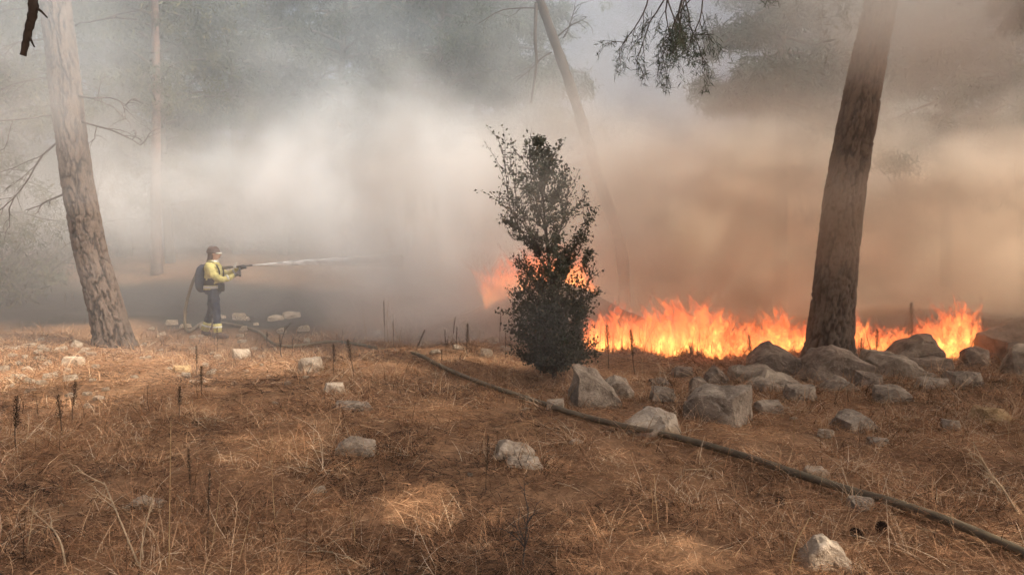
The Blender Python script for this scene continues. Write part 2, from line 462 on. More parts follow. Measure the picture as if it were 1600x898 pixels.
def prof_pts(prof, w, h, d, seed):
    """a front outline (0..1, 0..1) given real depth: a front, a middle and a back copy, jittered"""
    r = random.Random(seed); P = []
    for (a, b) in prof:
        for k, (yy, sx, sz) in enumerate(((-0.5, 0.88, 0.80), (0.0, 1, 1.0), (0.5, 0.9, 0.9))[:3 if r.random() < .35 else 2]):
            P.append(((a-0.5)*w*sx+r.uniform(-.06, .06)*w, yy*d+r.uniform(-.10, .10)*d, b*h*sz*r.uniform(.9, 1.03)))
    for sx in (-0.5, 0.5):
        for yy in (-0.5, 0.45): P.append((sx*w*0.95, yy*d, -0.12*h))
    return P
def big_rock(box, label, mat='limestone', prof=None, Y=None, dep=0.8, seed=1, rough=0.035, rz=0, group=None, name='boulder', cat='rock', bevel=0.06):
    x0, y0, x1, y1 = box
    if Y is None: g = gnd((x0+x1)/2, y1-2)
    else:
        q = at((x0+x1)/2, y1, Y); g = Vector((q.x, Y, H(q.x, Y)))
    Yc = g.y; W = (x1-x0)*pxm(Yc); top = at((x0+x1)/2, y0, Yc+0.1).z; hh = max(top-g.z, 0.04); D = W*dep
    gy = Yc+D*0.42; gx = g.x*gy/Yc; gz = min(H(gx, gy), H(gx, gy-D*0.4))-0.02
    sc = gy/Yc; W *= sc; hh = at(0, y0, gy).z-gz
    hh = max(hh, 0.05)
    pts = prof_pts(prof, W, hh, D, seed) if prof else hull_pts(W, D, hh, seed)
    me = rock_mesh(name, pts, M[mat], seed, 3, rough, bevel)
    o = obj(name, me, None, (gx, gy, gz)); o.rotation_euler.z = rz; ROCK_FEET.append((gx, gy, W))
    tag(o, label, cat, group); return o
ROCKS = [
 ((888, 566, 968, 640), 'upright pale limestone block beside the foot of the leafy sapling', 'limestone', [(0, 0), (0.02, 0.95), (0.25, 1.0), (0.55, 0.85), (0.85, 0.5), (1, 0.2), (1, 0)], None, 0.75, 3),
 ((944, 585, 990, 624), 'small knobbly stone leaning on the right of the upright limestone block', 'limestone', [(0, 0), (0.05, .8), (.3, 1), (.7, .9), (1, .4), (1, 0)], None, 0.9, 4),
 ((972, 642, 1058, 682), 'long pale slab lying aslant beside the hose in the grass', 'pale_stone', [(0, 0), (0.0, .3), (.35, .6), (.6, 1), (.95, .95), (1, .5), (1, 0)], None, 1.5, 5),
 ((1074, 598, 1170, 662), 'large squared limestone block with a dark face and one bright side', 'limestone', [(0, 0), (0.0, .68), (.28, .98), (.55, .95), (.95, 1), (1, .35), (1, 0)], None, 0.9, 6),
 ((1138, 566, 1216, 608), 'flat topped limestone boulder behind the squared block', 'limestone', [(0, 0), (.03, .8), (.2, 1), (.75, .95), (1, .6), (1, 0)], 9.7, 0.8, 7),
 ((1166, 577, 1264, 630), 'low boulder sloping down to the right in front of the pine', 'limestone', [(0, 0), (.1, .6), (.35, 1), (.55, .95), (.8, .55), (1, .1), (1, 0)], 9.1, 0.7, 8),
 ((1168, 534, 1254, 606), 'angular peaked boulder just left of the big pine trunk', 'brown_stone', [(0, 0), (.02, .55), (.22, .95), (.42, 1), (.7, .75), (1, .65), (1, 0)], 10.3, 0.9, 9),
 ((1247, 538, 1352, 622), 'big dark boulder against the foot of the big pine', 'brown_stone', [(0, 0), (.05, .55), (.25, .9), (.5, 1), (.75, .95), (.95, .6), (1, .2), (1, 0)], 9.7, 0.7, 10),
 ((1274, 584, 1338, 618), 'small wedge of limestone in front of the big dark boulder', 'limestone', [(0, 0), (.1, .4), (.45, 1), (.7, .9), (1, .3), (1, 0)], 8.9, 0.8, 11),
 ((1346, 544, 1450, 612), 'wide smooth boulder right of the big pine foot', 'limestone', [(0, 0), (0, .7), (.2, 1), (.5, .9), (.8, .5), (1, .25), (1, 0)], 9.8, 0.8, 12),
 ((1376, 517, 1464, 590), 'round topped dark boulder standing before the flames', 'brown_stone', [(0, 0), (.05, .3), (.35, .75), (.62, 1), (.85, .95), (1, .6), (1, 0)], 10.7, 0.7, 13),
 ((1326, 576, 1380, 618), 'dark stone between the wide smooth boulder and the wedge', 'brown_stone', None, 9.0, 0.8, 14),
 ((1400, 556, 1486, 600), 'low brown boulder half sunk behind the wide smooth boulder', 'brown_stone', None, 10.2, 0.8, 15),
 ((1530, 493, 1660, 585), 'earth brown rock outcrop rising at the end of the fire line', 'brown_stone', [(0, 0), (.02, .55), (.2, .7), (.5, .9), (.75, 1), (1, .9), (1, 0)], 10.8, 0.9, 16),
 ((1566, 538, 1640, 590), 'grey boulder in front of the brown outcrop', 'limestone', None, 9.8, 0.8, 17),
 ((1298, 638, 1364, 678), 'flat grey slab tilted in the grass below the boulders', 'limestone', [(0, 0), (0, .75), (.6, 1), (.85, .6), (1, .15), (1, 0)], None, 0.9, 18),
 ((1354, 680, 1390, 700), 'small rounded stone below the tilted grey slab', 'limestone', None, None, 0.9, 19),
 ((1468, 654, 1499, 676), 'small grey stone beside the hollow in the grass', 'limestone', None, None, 0.9, 20),
 ((1518, 634, 1582, 664), 'straw coloured rounded rock under dry stalks', 'yellow_stone', None, None, 0.8, 21),
 ((1250, 730, 1298, 750), 'thin cracked pale stone above the hose', 'pale_stone', None, None, 0.8, 22),
 ((1322, 777, 1368, 802), 'grey stone touching the upper side of the hose', 'limestone', None, None, 0.9, 23),
 ((1244, 828, 1322, 892), 'sunlit buff stone bedded in grass below the pine cones', 'pale_stone', [(0, 0), (.05, .6), (.3, .95), (.55, 1), (.85, .7), (1, .2), (1, 0)], None, 0.9, 24),
 ((526, 678, 589, 714), 'rounded grey stone with a dark face alone in the shaded grass', 'limestone', [(0, 0), (.03, .6), (.3, .95), (.6, 1), (.9, .7), (1, .3), (1, 0)], None, 0.8, 25),
 ((772, 689, 834, 721), 'pale flat topped stone, the larger of two together in the open grass', 'pale_stone', [(0, 0), (.02, .9), (.3, 1), (.85, .95), (1, .5), (1, 0)], None, 0.8, 26),
 ((785, 712, 850, 735), 'low pale stone in front of the pale flat topped stone', 'pale_stone', None, None, 0.7, 27),
 ((888, 683, 914, 699), 'fist sized pale stone to the right of the stone pair', 'pale_stone', None, None, 0.9, 28),
 ((203, 771, 258, 799), 'pointed pale stone among tall bare stalks', 'pale_stone', [(0, 0), (.05, .5), (.45, 1), (.75, .8), (1, .6), (1, 0)], None, 0.8, 29),
 ((504, 597, 541, 619), 'bleached white stone above the grey slab in the grass', 'pale_stone', None, None, 0.9, 30),
 ((518, 627, 582, 646), 'long low grey stone flush with the dry grass', 'limestone', None, None, 0.7, 31),
 ((463, 558, 506, 586), 'rough white rock at the edge of the sunlit strip', 'pale_stone', None, None, 0.9, 32),
 ((1074, 587, 1108, 616), 'small dark wedge stone left of the squared block', 'brown_stone', None, 8.8, 0.9, 33),
 ((1098, 569, 1138, 606), 'dark triangular stone behind the squared block', 'brown_stone', [(0, 0), (.1, .6), (.45, 1), (.7, .8), (1, .2), (1, 0)], 9.6, 0.9, 34),
 ((850, 621, 884, 645), 'small grey stone by the hose under the sapling', 'limestone', None, None, 0.9, 35),
 ((1430, 588, 1484, 610), 'flat stone at the foot of the low brown boulder', 'limestone', None, None, 0.7, 36),
 ((270, 569, 299, 586), 'yellow ochre stone on the sunlit litter', 'yellow_stone', None, None, 0.8, 37),
 ((362, 543, 392, 564), 'pale triangular stone on the sunlit litter', 'pale_stone', None, None, 0.8, 38),
 ((362, 485, 392, 503), 'pale squared stone behind the boots of the firefighter', 'pale_stone', None, None, 0.8, 39),
 ((96, 556, 132, 574), 'flat white stone near the leaning pine foot', 'pale_stone', None, None, 0.8, 40),
 ((1012, 603, 1062, 630), 'half sunk pale stone just behind the long slab', 'limestone', None, None, .8, 51),
 ((1222, 600, 1278, 628), 'flat pale stone between the sloping boulder and the wedge', 'limestone', None, None, .8, 52),
 ((1176, 624, 1224, 650), 'low angular stone right of the squared block', 'limestone', None, None, .9, 53),
 ((1362, 602, 1424, 632), 'pale angular stone below the wide smooth boulder', 'limestone', None, None, .8, 54),
 ((1474, 574, 1534, 608), 'angular stone left of the grey boulder by the outcrop', 'limestone', None, None, .8, 55),
 ((1500, 540, 1548, 582), 'dark angular stone against the left of the brown outcrop', 'brown_stone', None, 10.6, .8, 56),
 ((1046, 572, 1086, 598), 'dark small stone before the flames left of the triangular stone', 'brown_stone', None, 10.2, .8, 57),
 ((1236, 556, 1272, 600), 'narrow brown stone wedged at the left foot of the big pine', 'brown_stone', None, 10.1, .8, 58),
 ((1010, 590, 1052, 606), 'half buried stone between the slab and the fire', 'brown_stone', None, None, 0.7, 41),
]
for i, (bx, lab, mt, pr, Yv, dp, sd) in enumerate(ROCKS):
    small = (bx[2]-bx[0])*(bx[3]-bx[1]) < 2000
    big_rock(bx, lab, mt, pr, Yv, dp, sd, 0.05 if mt == 'pale_stone' else 0.04, rz={6: -.6, 3: .25, 18: .4, 9: -.3}.get(sd, 0), name='stone' if small else 'boulder', cat='stone' if small else 'boulder')
# scattered small stones: separate objects, a few shared shapes
stone_me = [rock_mesh('stone', hull_pts(1, 0.8, 0.5, 100+k, 14), M['pale_stone'], 100+k, 2, 0.05) for k in range(6)]
rs = random.Random(5)
def scatter(pts, label, group):
    for (px, py, wpx) in pts:
        g = gnd(px, py); s = wpx*1.2*pxm(g.y)
        o = obj('stone', stone_me[rs.randrange(6)], None, (g.x, g.y, g.z-0.04*s))
        o.scale = (s, s*rs.uniform(.6, 1.1), s*rs.uniform(.6, .95)); o.rotation_euler = (rs.uniform(-.2, .2), rs.uniform(-.2, .2), rs.uniform(0, 6.28))
        tag(o, label, 'stone', group)
scatter([(46, 542, 16), (12, 545, 14), (60, 553, 14), (20, 557, 13), (38, 560, 14), (75, 572, 16), (45, 580, 18), (110, 594, 20), (78, 590, 18), (132, 549, 16), (148, 541, 14),
         (95, 548, 18), (120, 541, 20), (142, 556, 16), (30, 592, 22), (8, 578, 18), (65, 600, 14), (150, 575, 12), (15, 604, 12)], 'small pale stone on the litter left of the leaning pine', 'pale stones left of the leaning pine')
ra = random.Random(88)
scatter([(ra.uniform(0, 170), ra.uniform(530, 625), ra.uniform(8, 17)) for _ in range(22)], 'small pale stone on the litter left of the leaning pine', 'pale stones left of the leaning pine')
scatter([(ra.uniform(215, 480), ra.uniform(510, 600), ra.uniform(7, 15)) for _ in range(22)], 'small pale stone scattered on the sunlit ground near the firefighter', 'pale stones near the firefighter')
scatter([(268, 507, 18), (290, 512, 16), (318, 512, 14), (345, 497, 14), (378, 516, 16), (400, 508, 14), (252, 524, 12), (430, 500, 22), (455, 496, 26), (475, 517, 18), (440, 520, 14), (480, 535, 16),
         (340, 560, 14), (230, 560, 12), (250, 548, 10), (330, 585, 14), (410, 560, 12), (385, 580, 10), (300, 545, 10), (210, 590, 12), (420, 590, 12), (450, 600, 12), (365, 600, 10)], 'small pale stone scattered on the sunlit ground near the firefighter', 'pale stones near the firefighter')
scatter([(650, 527, 18), (665, 540, 22), (690, 520, 20), (735, 512, 26), (745, 527, 24), (770, 535, 22), (715, 545, 20), (790, 548, 20), (760, 556, 24), (680, 552, 16), (620, 530, 14), (590, 520, 16), (565, 535, 14), (800, 530, 18)], 'stone blurred by smoke on rough ground behind the hose end', 'stones behind the hose end')
scatter([(430, 632, 12), (140, 637, 16), (335, 665, 10), (500, 770, 20), (152, 826, 8), (165, 610, 12), (820, 640, 14), (735, 742, 10), (1290, 680, 26), (1400, 625, 22), (1225, 640, 16), (1240, 655, 12), (1010, 640, 12)], 'little stone bedded in the shaded grass', 'little stones in the grass')

build_litter(); build_grass()

# ------------------------------------------------------------------ trees
def bark_trunk(path, radii, nA=120, nL=360, seed=0, depth=0.048, cell=(0.075, 0.27)):
    """trunk mesh with raised bark plates; path world points relative to base"""
    P = spline(path, nL); rad = np.interp(np.linspace(0, 1, nL), np.linspace(0, 1, len(radii)), radii)
    T = np.gradient(P, axis=0); T /= np.linalg.norm(T, axis=1)[:, None]
    n0 = np.cross(T, np.array([0, 1.0, 0])); n0 /= np.linalg.norm(n0, axis=1)[:, None]; b0 = np.cross(T, n0)
    s = np.concatenate([[0], np.cumsum(np.linalg.norm(np.diff(P, axis=0), axis=1))])
    A = np.linspace(0, 2*np.pi, nA, endpoint=False)
    AA, SS = np.meshgrid(A, s); RR = np.repeat(rad[:, None], nA, 1)
    # wrap-safe: blend two offset evaluations
    def field(a):
        u = a*rad[0]/cell[0]; v = SS/cell[1]
        n = fbm(u*.8+.5*fbm(u*.5, v*1.5, 2, seed+2), v, 3, seed); m_ = fbm(u*.9+7, v*2.4+3, 3, seed+6)
        fur = sstep(0.0, .085, abs(n-.44)); crk = sstep(0.0, .05, abs(m_-.45))
        return np.clip(fur*(.45+.55*crk)*(.62+.75*fbm(u*2.2, v*3.5, 3, seed+4)), 0, 1.1)
    wgt = sstep(0.0, 0.6, AA)
    plate = field(AA)*wgt+field(AA+2*np.pi)*(1-wgt)
    lump = fbm(np.cos(AA)*1.5+SS*0.6, np.sin(AA)*1.5+SS*0.4, 3, seed+9)-0.45
    Rr = RR*(1+0.12*lump)*(1+.38*np.exp(-np.clip(SS-.25, 0, None)/.22)*(.55+.45*np.cos(4*AA+seed+1.3*np.sin(AA*2))))+depth*(plate-0.6)
    V = P[:, None, :]+n0[:, None, :]*(Rr*np.cos(AA))[..., None]+b0[:, None, :]*(Rr*np.sin(AA))[..., None]
    i = np.arange((nL-1)*nA); r = i//nA; c = i % nA; c2 = (c+1) % nA
    Fq = np.stack([r*nA+c, r*nA+c2, (r+1)*nA+c2, (r+1)*nA+c], -1)
    return mesh_np('trunk', V.reshape(-1, 3), Fq, M['bark'], {'tint': np.clip(plate, 0, 1).ravel()}, True)

def needle_quads(C, n_per, Ln, Wd, spread, r_, droop=0.0, base=0.5):
    """clumps of thin rhombic needle bundles round the centres C"""
    N = len(C)*n_per
    c = np.repeat(C, n_per, 0)+r_.normal(size=(N, 3))*spread
    d = r_.normal(size=(N, 3)); d[:, 2] -= droop; d /= np.linalg.norm(d, axis=1)[:, None]
    sd = np.cross(d, r_.normal(size=(N, 3))); sd /= np.linalg.norm(sd, axis=1)[:, None]+1e-9
    L = Ln*(0.6+0.8*r_.random(N))[:, None]; Wq = Wd*(0.6+0.8*r_.random(N))[:, None]
    V = np.stack([c, c+d*L*0.5+sd*Wq*0.5, c+d*L, c+d*L*0.5-sd*Wq*0.5], 1).reshape(-1, 3)
    Fq = np.arange(N*4).reshape(-1, 4)
    ct = np.repeat(r_.random(len(C)), n_per)
    a = np.repeat(np.clip(base+0.5*(ct-0.5)+0.25*r_.normal(size=N), 0, 1), 4)
    return V, Fq, a
def conifer(kind, Hh, z0, rad, nb, seed, lean=(0, 0), trunk_r=0.16, n_per=10, ln=0.22, wd=0.035, per_branch=9, droop=0.3, mat='pine_needle', shape='pine'):
    """returns (trunk mesh, crown mesh) centred on the trunk foot"""
    r_ = np.random.default_rng(seed); mb = MB()
    path = [(lean[0]*t**1.3+0.12*math.sin(4*t+seed), lean[1]*t, -0.3+(Hh+0.3)*t) for t in np.linspace(0, 1, 9)]
    P = spline(path, 24); mb.tube(P, np.linspace(trunk_r, 0.025, 24)*(1+0.0), 10)
    C = []
    for k in range(nb):
        t = (k+r_.random())/nb; z = z0+(Hh-z0)*t
        i = min(int(z/Hh*23), 22); o = P[max(i, 0)].copy(); o[2] = z
        a = k*2.4+r_.random()*0.8
        if shape == 'cone': Lb = rad*(1-t)**0.8*(0.75+0.4*r_.random())+0.15
        else: Lb = rad*(math.sin(math.pi*min(0.999, 0.18+0.80*t))**0.7)*(0.55+0.6*r_.random())+0.2
        el = (0.35 if shape == 'pine' else -0.05)+0.25*r_.normal()
        pts = []
        for q in np.linspace(0, 1, 6):
            rr = Lb*q
            pts.append((o[0]+math.cos(a)*rr*math.cos(el*0.6), o[1]+math.sin(a)*rr*math.cos(el*0.6), o[2]+rr*math.sin(el)-droop*Lb*0.35*q*q+0.05*r_.normal()*q))
        pts = np.array(pts); mb.tube(pts, np.linspace(0.03+0.02*Lb/2, 0.008, 6), 5)
        m = max(3, int(per_branch*Lb/rad*1.2))
        for q in r_.uniform(0.3, 1.0, m):
            b = np.array([np.interp(q, np.linspace(0, 1, 6), pts[:, j]) for j in range(3)])
            side = np.array([-math.sin(a), math.cos(a), 0])*r_.normal()*0.28*Lb*q
            C.append(b+side+r_.normal(size=3)*0.06-np.array([0, 0, 0.10*abs(r_.normal())*Lb*droop]))
    V, Fq, at_ = needle_quads(np.array(C), n_per, ln, wd, 0.09, r_, droop*0.8)
    return mb.mesh('trunk', M['branch']), mesh_np('crown', V, Fq, M[mat], {'tint': at_})
KINDS = {
 'pine_a': conifer('pine', 13, 3.6, 3.2, 60, 11, (0.9, 0.2), 0.20, 46, 0.20, 0.032, 24, 0.6),
 'pine_b': conifer('pine', 12, 2.6, 3.0, 64, 12, (-0.6, 0.2), 0.17, 46, 0.20, 0.032, 22, 0.9),
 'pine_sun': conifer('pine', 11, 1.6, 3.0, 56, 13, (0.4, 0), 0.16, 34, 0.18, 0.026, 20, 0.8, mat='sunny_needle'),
 'cedar': conifer('cedar', 12, 4.9, 3.0, 62, 14, (0.2, 0), 0.2, 46, 0.20, 0.032, 26, 0.35, mat='cedar_needle', shape='cone'),
 'shade': conifer('pine', 13, 5.5, 3.2, 60, 15, (0.3, 0.2), 0.22, 14, 0.30, 0.050, 17, 0.4),
}
def tree(kind, x, y, label, group, s=1.0, rz=0.0, name='pine_tree', cat='tree'):
    e = empty(name, (x, y, H(x, y)), rz); e.scale = (s, s, s)
    t, c = KINDS[kind]; obj('trunk', t, e); obj('crown', c, e)
    return tag(e, label, cat, group)
GB = 'dark pines behind the smoke'
for (px, Y, k, s, rz, lab) in [(375, 25, 'pine_b', 1.0, 1.0, 'dark hazy pine directly behind the firefighter and nozzle'), (450, 29, 'pine_a', 1.05, 2.2, 'dark pine behind the fading end of the water jet'), (530, 25, 'pine_b', 1.1, 4.0, 'dark pine in thick smoke between water jet and bare trunk'),
                          (680, 24, 'pine_b', 1.0, 3.1, 'drooping dark pine just right of the bare trunk in the smoke'), (735, 26, 'pine_a', 1.0, 5.3, 'dark pine between bare trunk and leaning dead tree'), (800, 27, 'pine_b', 1.1, 0.2, 'dense dark pine touching the left of the leaning dead tree'),
                          (610, 33, 'pine_a', 1.15, 0.9, 'far dark pine left of the bare trunk in thick smoke'), (300, 31, 'pine_a', 1.1, 3.6, 'far dark pine between reddish trunk and firefighter'), (1290, 26, 'pine_a', 1.0, 1.9, 'dark pine hidden behind the thick trunk among boulders'),
                          (1480, 22, 'pine_b', 1.0, 0.6, 'brownish pine in smoke behind the round topped boulder'), (1600, 19, 'pine_a', 1.0, 2.5, 'dark pine behind the rock outcrop at the fire line end'), (1400, 32, 'pine_b', 1.15, 5.0, 'far pine fading in brown smoke right of the thick trunk')]:
    X = (px-800)/F*Y; tree(k, X, Y, lab, GB, s, rz)
for (px, Y, s, rz, lab) in [(20, 21, 1.0, 0.4, 'hazy sunlit pine with yellow green foliage behind the bare twiggy shrub'), (110, 25, 1.05, 2.0, 'hazy sunlit pine with yellow green foliage hidden behind the leaning pine'), (270, 23, 0.95, 3.9, 'hazy sunlit pine with low boughs right of the slim reddish trunk'),
                       (-60, 17, 0.95, 5.2, 'nearer sunlit pine whose boughs overhang the bare twiggy shrub'), (180, 31, 1.1, 1.2, 'far sunlit pine behind the straight pale brown trunk'), (60, 34, 1.15, 2.7, 'far sunlit pine between twiggy shrub and leaning pine')]:
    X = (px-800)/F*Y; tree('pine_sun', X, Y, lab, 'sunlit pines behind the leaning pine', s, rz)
X = (1215-800)/F*19; tree('cedar', X, 19, 'dark blue green conifer with ragged layered boughs behind the fire', None, 1.0, 0.7, 'cedar_tree')
X = (1290-800)/F*27; tree('cedar', X, 27, 'second layered conifer fading into smoke behind the ragged blue green one', None, 1.1, 2.7, 'cedar_tree')
LS = 'tall pine with a full crown standing beside the clearing, shading the foreground'
for (x, y, s, rz) in [(9.6, 2.0, 1.0, 0.3), (6.2, 0.2, 1.0, 1.7), (13.2, 2.2, 1.05, 3.0), (3.6, -0.4, 0.95, 4.1), (16.6, 2.2, 1.0, 0.9), (12.4, 6.6, 1.0, 1.1), (14.2, 4.2, .95, 5.6)]:
    tree('shade', x, y, LS, 'shade pines beside the clearing', s, rz)

# leaning pine with furrowed bark (left)
def trunk_path(pxs, Y, dY=0.0):
    """centre line through photo points at the tree's own distance"""
    pts = [at(px, py, Y+dY*i) for i, (px, py) in enumerate(pxs)]
    return pts
def twig_branch(mb, start, direc, L, r0, rr, depth=2, droop=0.2, ends=None):
    d = Vector(direc).normalized(); p = Vector(start); pts = [p.copy()]; n = 7
    for i in range(n):
        d = (d+Vector((rr.gauss(0, .14), rr.gauss(0, .14), rr.gauss(0, .12)-droop*0.18))).normalized()
        p = p+d*(L/n); pts.append(p.copy())
        if ends is not None and depth <= 1: ends.append(tuple(p))
    mb.tube(pts, np.linspace(r0, r0*0.35, n+1), 5)
    if depth > 0:
        for i in range(2, n+1):
            if rr.random() < 0.75:
                dd = (pts[i]-pts[i-1]).normalized()+Vector((rr.gauss(0, .7), rr.gauss(0, .7), rr.gauss(-0.15*droop, .5)))
                twig_branch(mb, pts[i], dd, L*rr.uniform(.3, .55), r0*0.5, rr, depth-1, droop, ends)
Yl = 13.0; base = gnd(178, 540); Yl = base.y
lp = [(base.x, Yl, base.z-0.3)]+[tuple(at(px, py, Yl)) for px, py in [(176, 525), (160, 460), (143, 400), (131, 340), (119, 270), (107, 180), (97, 90), (86, 0), (76, -100), (66, -220), (60, -330)]]
lp = [(p[0]-base.x, p[1]-base.y, p[2]-base.z) for p in lp]
lt = empty('pine_tree', tuple(base)); tag(lt, 'leaning pine with deeply furrowed bark beside the firefighter', 'tree')
obj('trunk', bark_trunk(lp, [0.32, 0.29, 0.27, 0.255, 0.25, 0.245, 0.24, 0.235, 0.23, 0.22, 0.19, 0.12], seed=21), lt)
rr = random.Random(31)
for (px, py, dx, dz, L) in [(80, 120, -1, .0, 1.4), (88, 180, -1, -.15, 1.5), (98, 215, -1, -.6, 1.6), (105, 300, -.6, -.3, .5), (120, 150, 1, -.1, 1.3), (118, 40, 1, .15, 1.4), (78, 60, -1, .1, 1.2), (125, 190, .9, -.25, 1.2), (72, 10, -1, .1, 1.5)]:
    mb = MB(); q = at(px, py, Yl)-base
    twig_branch(mb, q, (dx, -0.25, dz), L, 0.022, rr, 2, 0.35); obj('branch', mb.mesh('branch', M['branch']), lt)
r_ = np.random.default_rng(3); C = r_.normal(size=(420, 3))*np.array([1.7, 1.7, 1.1])+np.array(lp[-1])+np.array([0, 0, .3])
V, Fq, a_ = needle_quads(C, 12, 0.25, 0.04, 0.1, r_, 0.3); obj('crown', mesh_np('crown', V, Fq, M['pine_needle'], {'tint': a_}), lt)

# big pine (right)
Yr = 11.0; q = at(1297, 560, Yr); bR = Vector((q.x, Yr, H(q.x, Yr)))
rp = [(bR.x, Yr, bR.z-0.3)]+[tuple(at(px, py, Yr)) for px, py in [(1296, 545), (1302, 470), (1309, 400), (1318, 320), (1330, 240), (1343, 170), (1358, 90), (1378, 0), (1398, -90), (1420, -200), (1440, -330)]]
rp = [(p[0]-bR.x, p[1]-bR.y, p[2]-bR.z) for p in rp]
rt = empty('pine_tree', tuple(bR)); tag(rt, 'thick dark pine trunk standing among boulders in front of the flames', 'tree')
obj('trunk', bark_trunk(rp, [0.36, 0.325, 0.30, 0.285, 0.275, 0.26, 0.245, 0.225, 0.21, 0.20, 0.18, 0.12], seed=22), rt)
rr = random.Random(77)
def drooping_limb(way, seed, nd, Lr, keep):
    rr = random.Random(seed); mb = MB(); P = spline([Vector(p)-bR for p in way], 16); mb.tube(P, np.linspace(0.05, 0.014, 16), 6)
    ends = []
    for k in range(nd):
        i = rr.randint(5, 15); p = Vector(P[i])
        twig_branch(mb, p, (rr.gauss(-.1, .5), rr.gauss(0, .5), -0.9+rr.gauss(0, .3)), rr.uniform(*Lr), 0.012, rr, 2, 0.7, ends)
    br = obj('branch', mb.mesh('branch', M['dark_wood']), rt)
    r2 = np.random.default_rng(seed); E = np.array(ends); E = E[r2.random(len(E)) < keep]
    V, Fq, a = needle_quads(E, 7, 0.10, 0.010, 0.02, r2, 0.6); obj('needles', mesh_np('needles', V, Fq, M['pine_needle'], {'tint': a}), br)
drooping_limb([at(1395, -90, Yr), at(1290, -120, Yr-.4), at(1180, -60, Yr-.8), at(1090, -15, Yr-1.0), at(985, -5, Yr-1.0)], 41, 13, (0.5, 1.1), .22)
drooping_limb([at(1405, -120, Yr), at(1460, -120, Yr-.2), at(1530, -80, Yr-.4), at(1600, -30, Yr-.6)], 42, 14, (0.3, 0.6), .4)
r_ = np.random.default_rng(4); C = r_.normal(size=(420, 3))*np.array([1.8, 1.8, 1.2])+np.array(rp[-1])+np.array([0, 0, .5])
V, Fq, a_ = needle_quads(C, 12, 0.25, 0.04, 0.1, r_, 0.3); obj('crown', mesh_np('crown', V, Fq, M['pine_needle'], {'tint': a_}), rt)

# slender dead leaning tree in the smoke
Yd = 18.0; q = at(976, 420, Yd); bD = Vector((q.x, Yd, H(q.x, Yd)))
dp = [(bD.x, Yd, bD.z-.2)]+[tuple(at(px, py, Yd)) for px, py in [(972, 400), (942, 300), (916, 215), (893, 140), (872, 80), (854, 30), (840, -10), (822, -60), (797, -130)]]
dp = [(p[0]-bD.x, p[1]-bD.y, p[2]-bD.z) for p in dp]
dt = empty('dead_tree', tuple(bD)); tag(dt, 'slender bare dead tree leaning left above the sapling', 'tree')
mb = MB(); mb.tube(spline(dp, 40), np.linspace(0.15, 0.09, 40)*(1+0.08*np.sin(np.arange(40)*1.9)), 10, 0.3); obj('trunk', mb.mesh('trunk', M['dark_wood']), dt)
rr = random.Random(9)
mb = MB(); mb.tube(spline([at(838, 5, Yd)-bD, at(836, 60, Yd-.2)-bD, at(838, 100, Yd-.2)-bD, at(830, 162, Yd-.3)-bD], 12), np.linspace(0.05, 0.03, 12), 6); obj('branch', mb.mesh('branch', M['dark_wood']), dt)
for (px, py, dx, dz, L) in [(862, 82, -.8, -.6, 1.0), (845, 15, -1, .15, 1.6), (868, 60, .8, .7, .9), (890, 130, -.5, -.8, .5), (838, -5, -1, .1, 1.8), (880, 60, .4, 1, .8)]:
    mb = MB(); twig_branch(mb, at(px, py, Yd)-bD, (dx, -.2, dz), L, 0.022, rr, 1, 0.2); obj('branch', mb.mesh('branch', M['dark_wood']), dt)

# slim trunks of the hazy wood behind the firefighter
def slim(px, pybase, Y, wpx, label, mat='branch', top=-60, leanpx=0):
    q = at(px, pybase, Y); b = Vector((q.x, Y, H(q.x, Y))); e = empty('pine_tree', tuple(b)); tag(e, label, 'tree')
    mb = MB(); hh = at(px, top, Y).z-b.z; r0 = wpx*pxm(Y)/2
    mb.tube(spline([(0, 0, -.3), (leanpx*pxm(Y)*.3, 0, hh*.3), (leanpx*pxm(Y)*.6, 0.1, hh*.6), (leanpx*pxm(Y), 0, hh)], 16), np.linspace(r0, r0*.6, 16)*np.concatenate([[1.35], np.ones(15)]), 10, 0.6); obj('trunk', mb.mesh('trunk', M[mat]), e)
    r_ = np.random.default_rng(int(px)); C = r_.normal(size=(260, 3))*np.array([1.3, 1.3, 1.0])+np.array([leanpx*pxm(Y), 0, hh])
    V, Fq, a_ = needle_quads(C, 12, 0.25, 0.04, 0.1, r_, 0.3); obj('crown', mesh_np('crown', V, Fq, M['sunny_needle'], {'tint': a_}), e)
simple('pink_bark', (0.13, 0.078, 0.058), 0.9, 0.4, 6)
slim(245, 442, 21.5, 17, 'slim reddish pine trunk in the haze between leaning pine and firefighter', 'pink_bark', -60, 6)
slim(196, 425, 25, 20, 'straight pale brown pine trunk just behind the leaning pine', 'branch', -60, -4)
slim(640, 420, 25, 18, 'bare pine trunk almost lost in the thick smoke beyond the water jet', 'branch', -80, 10)

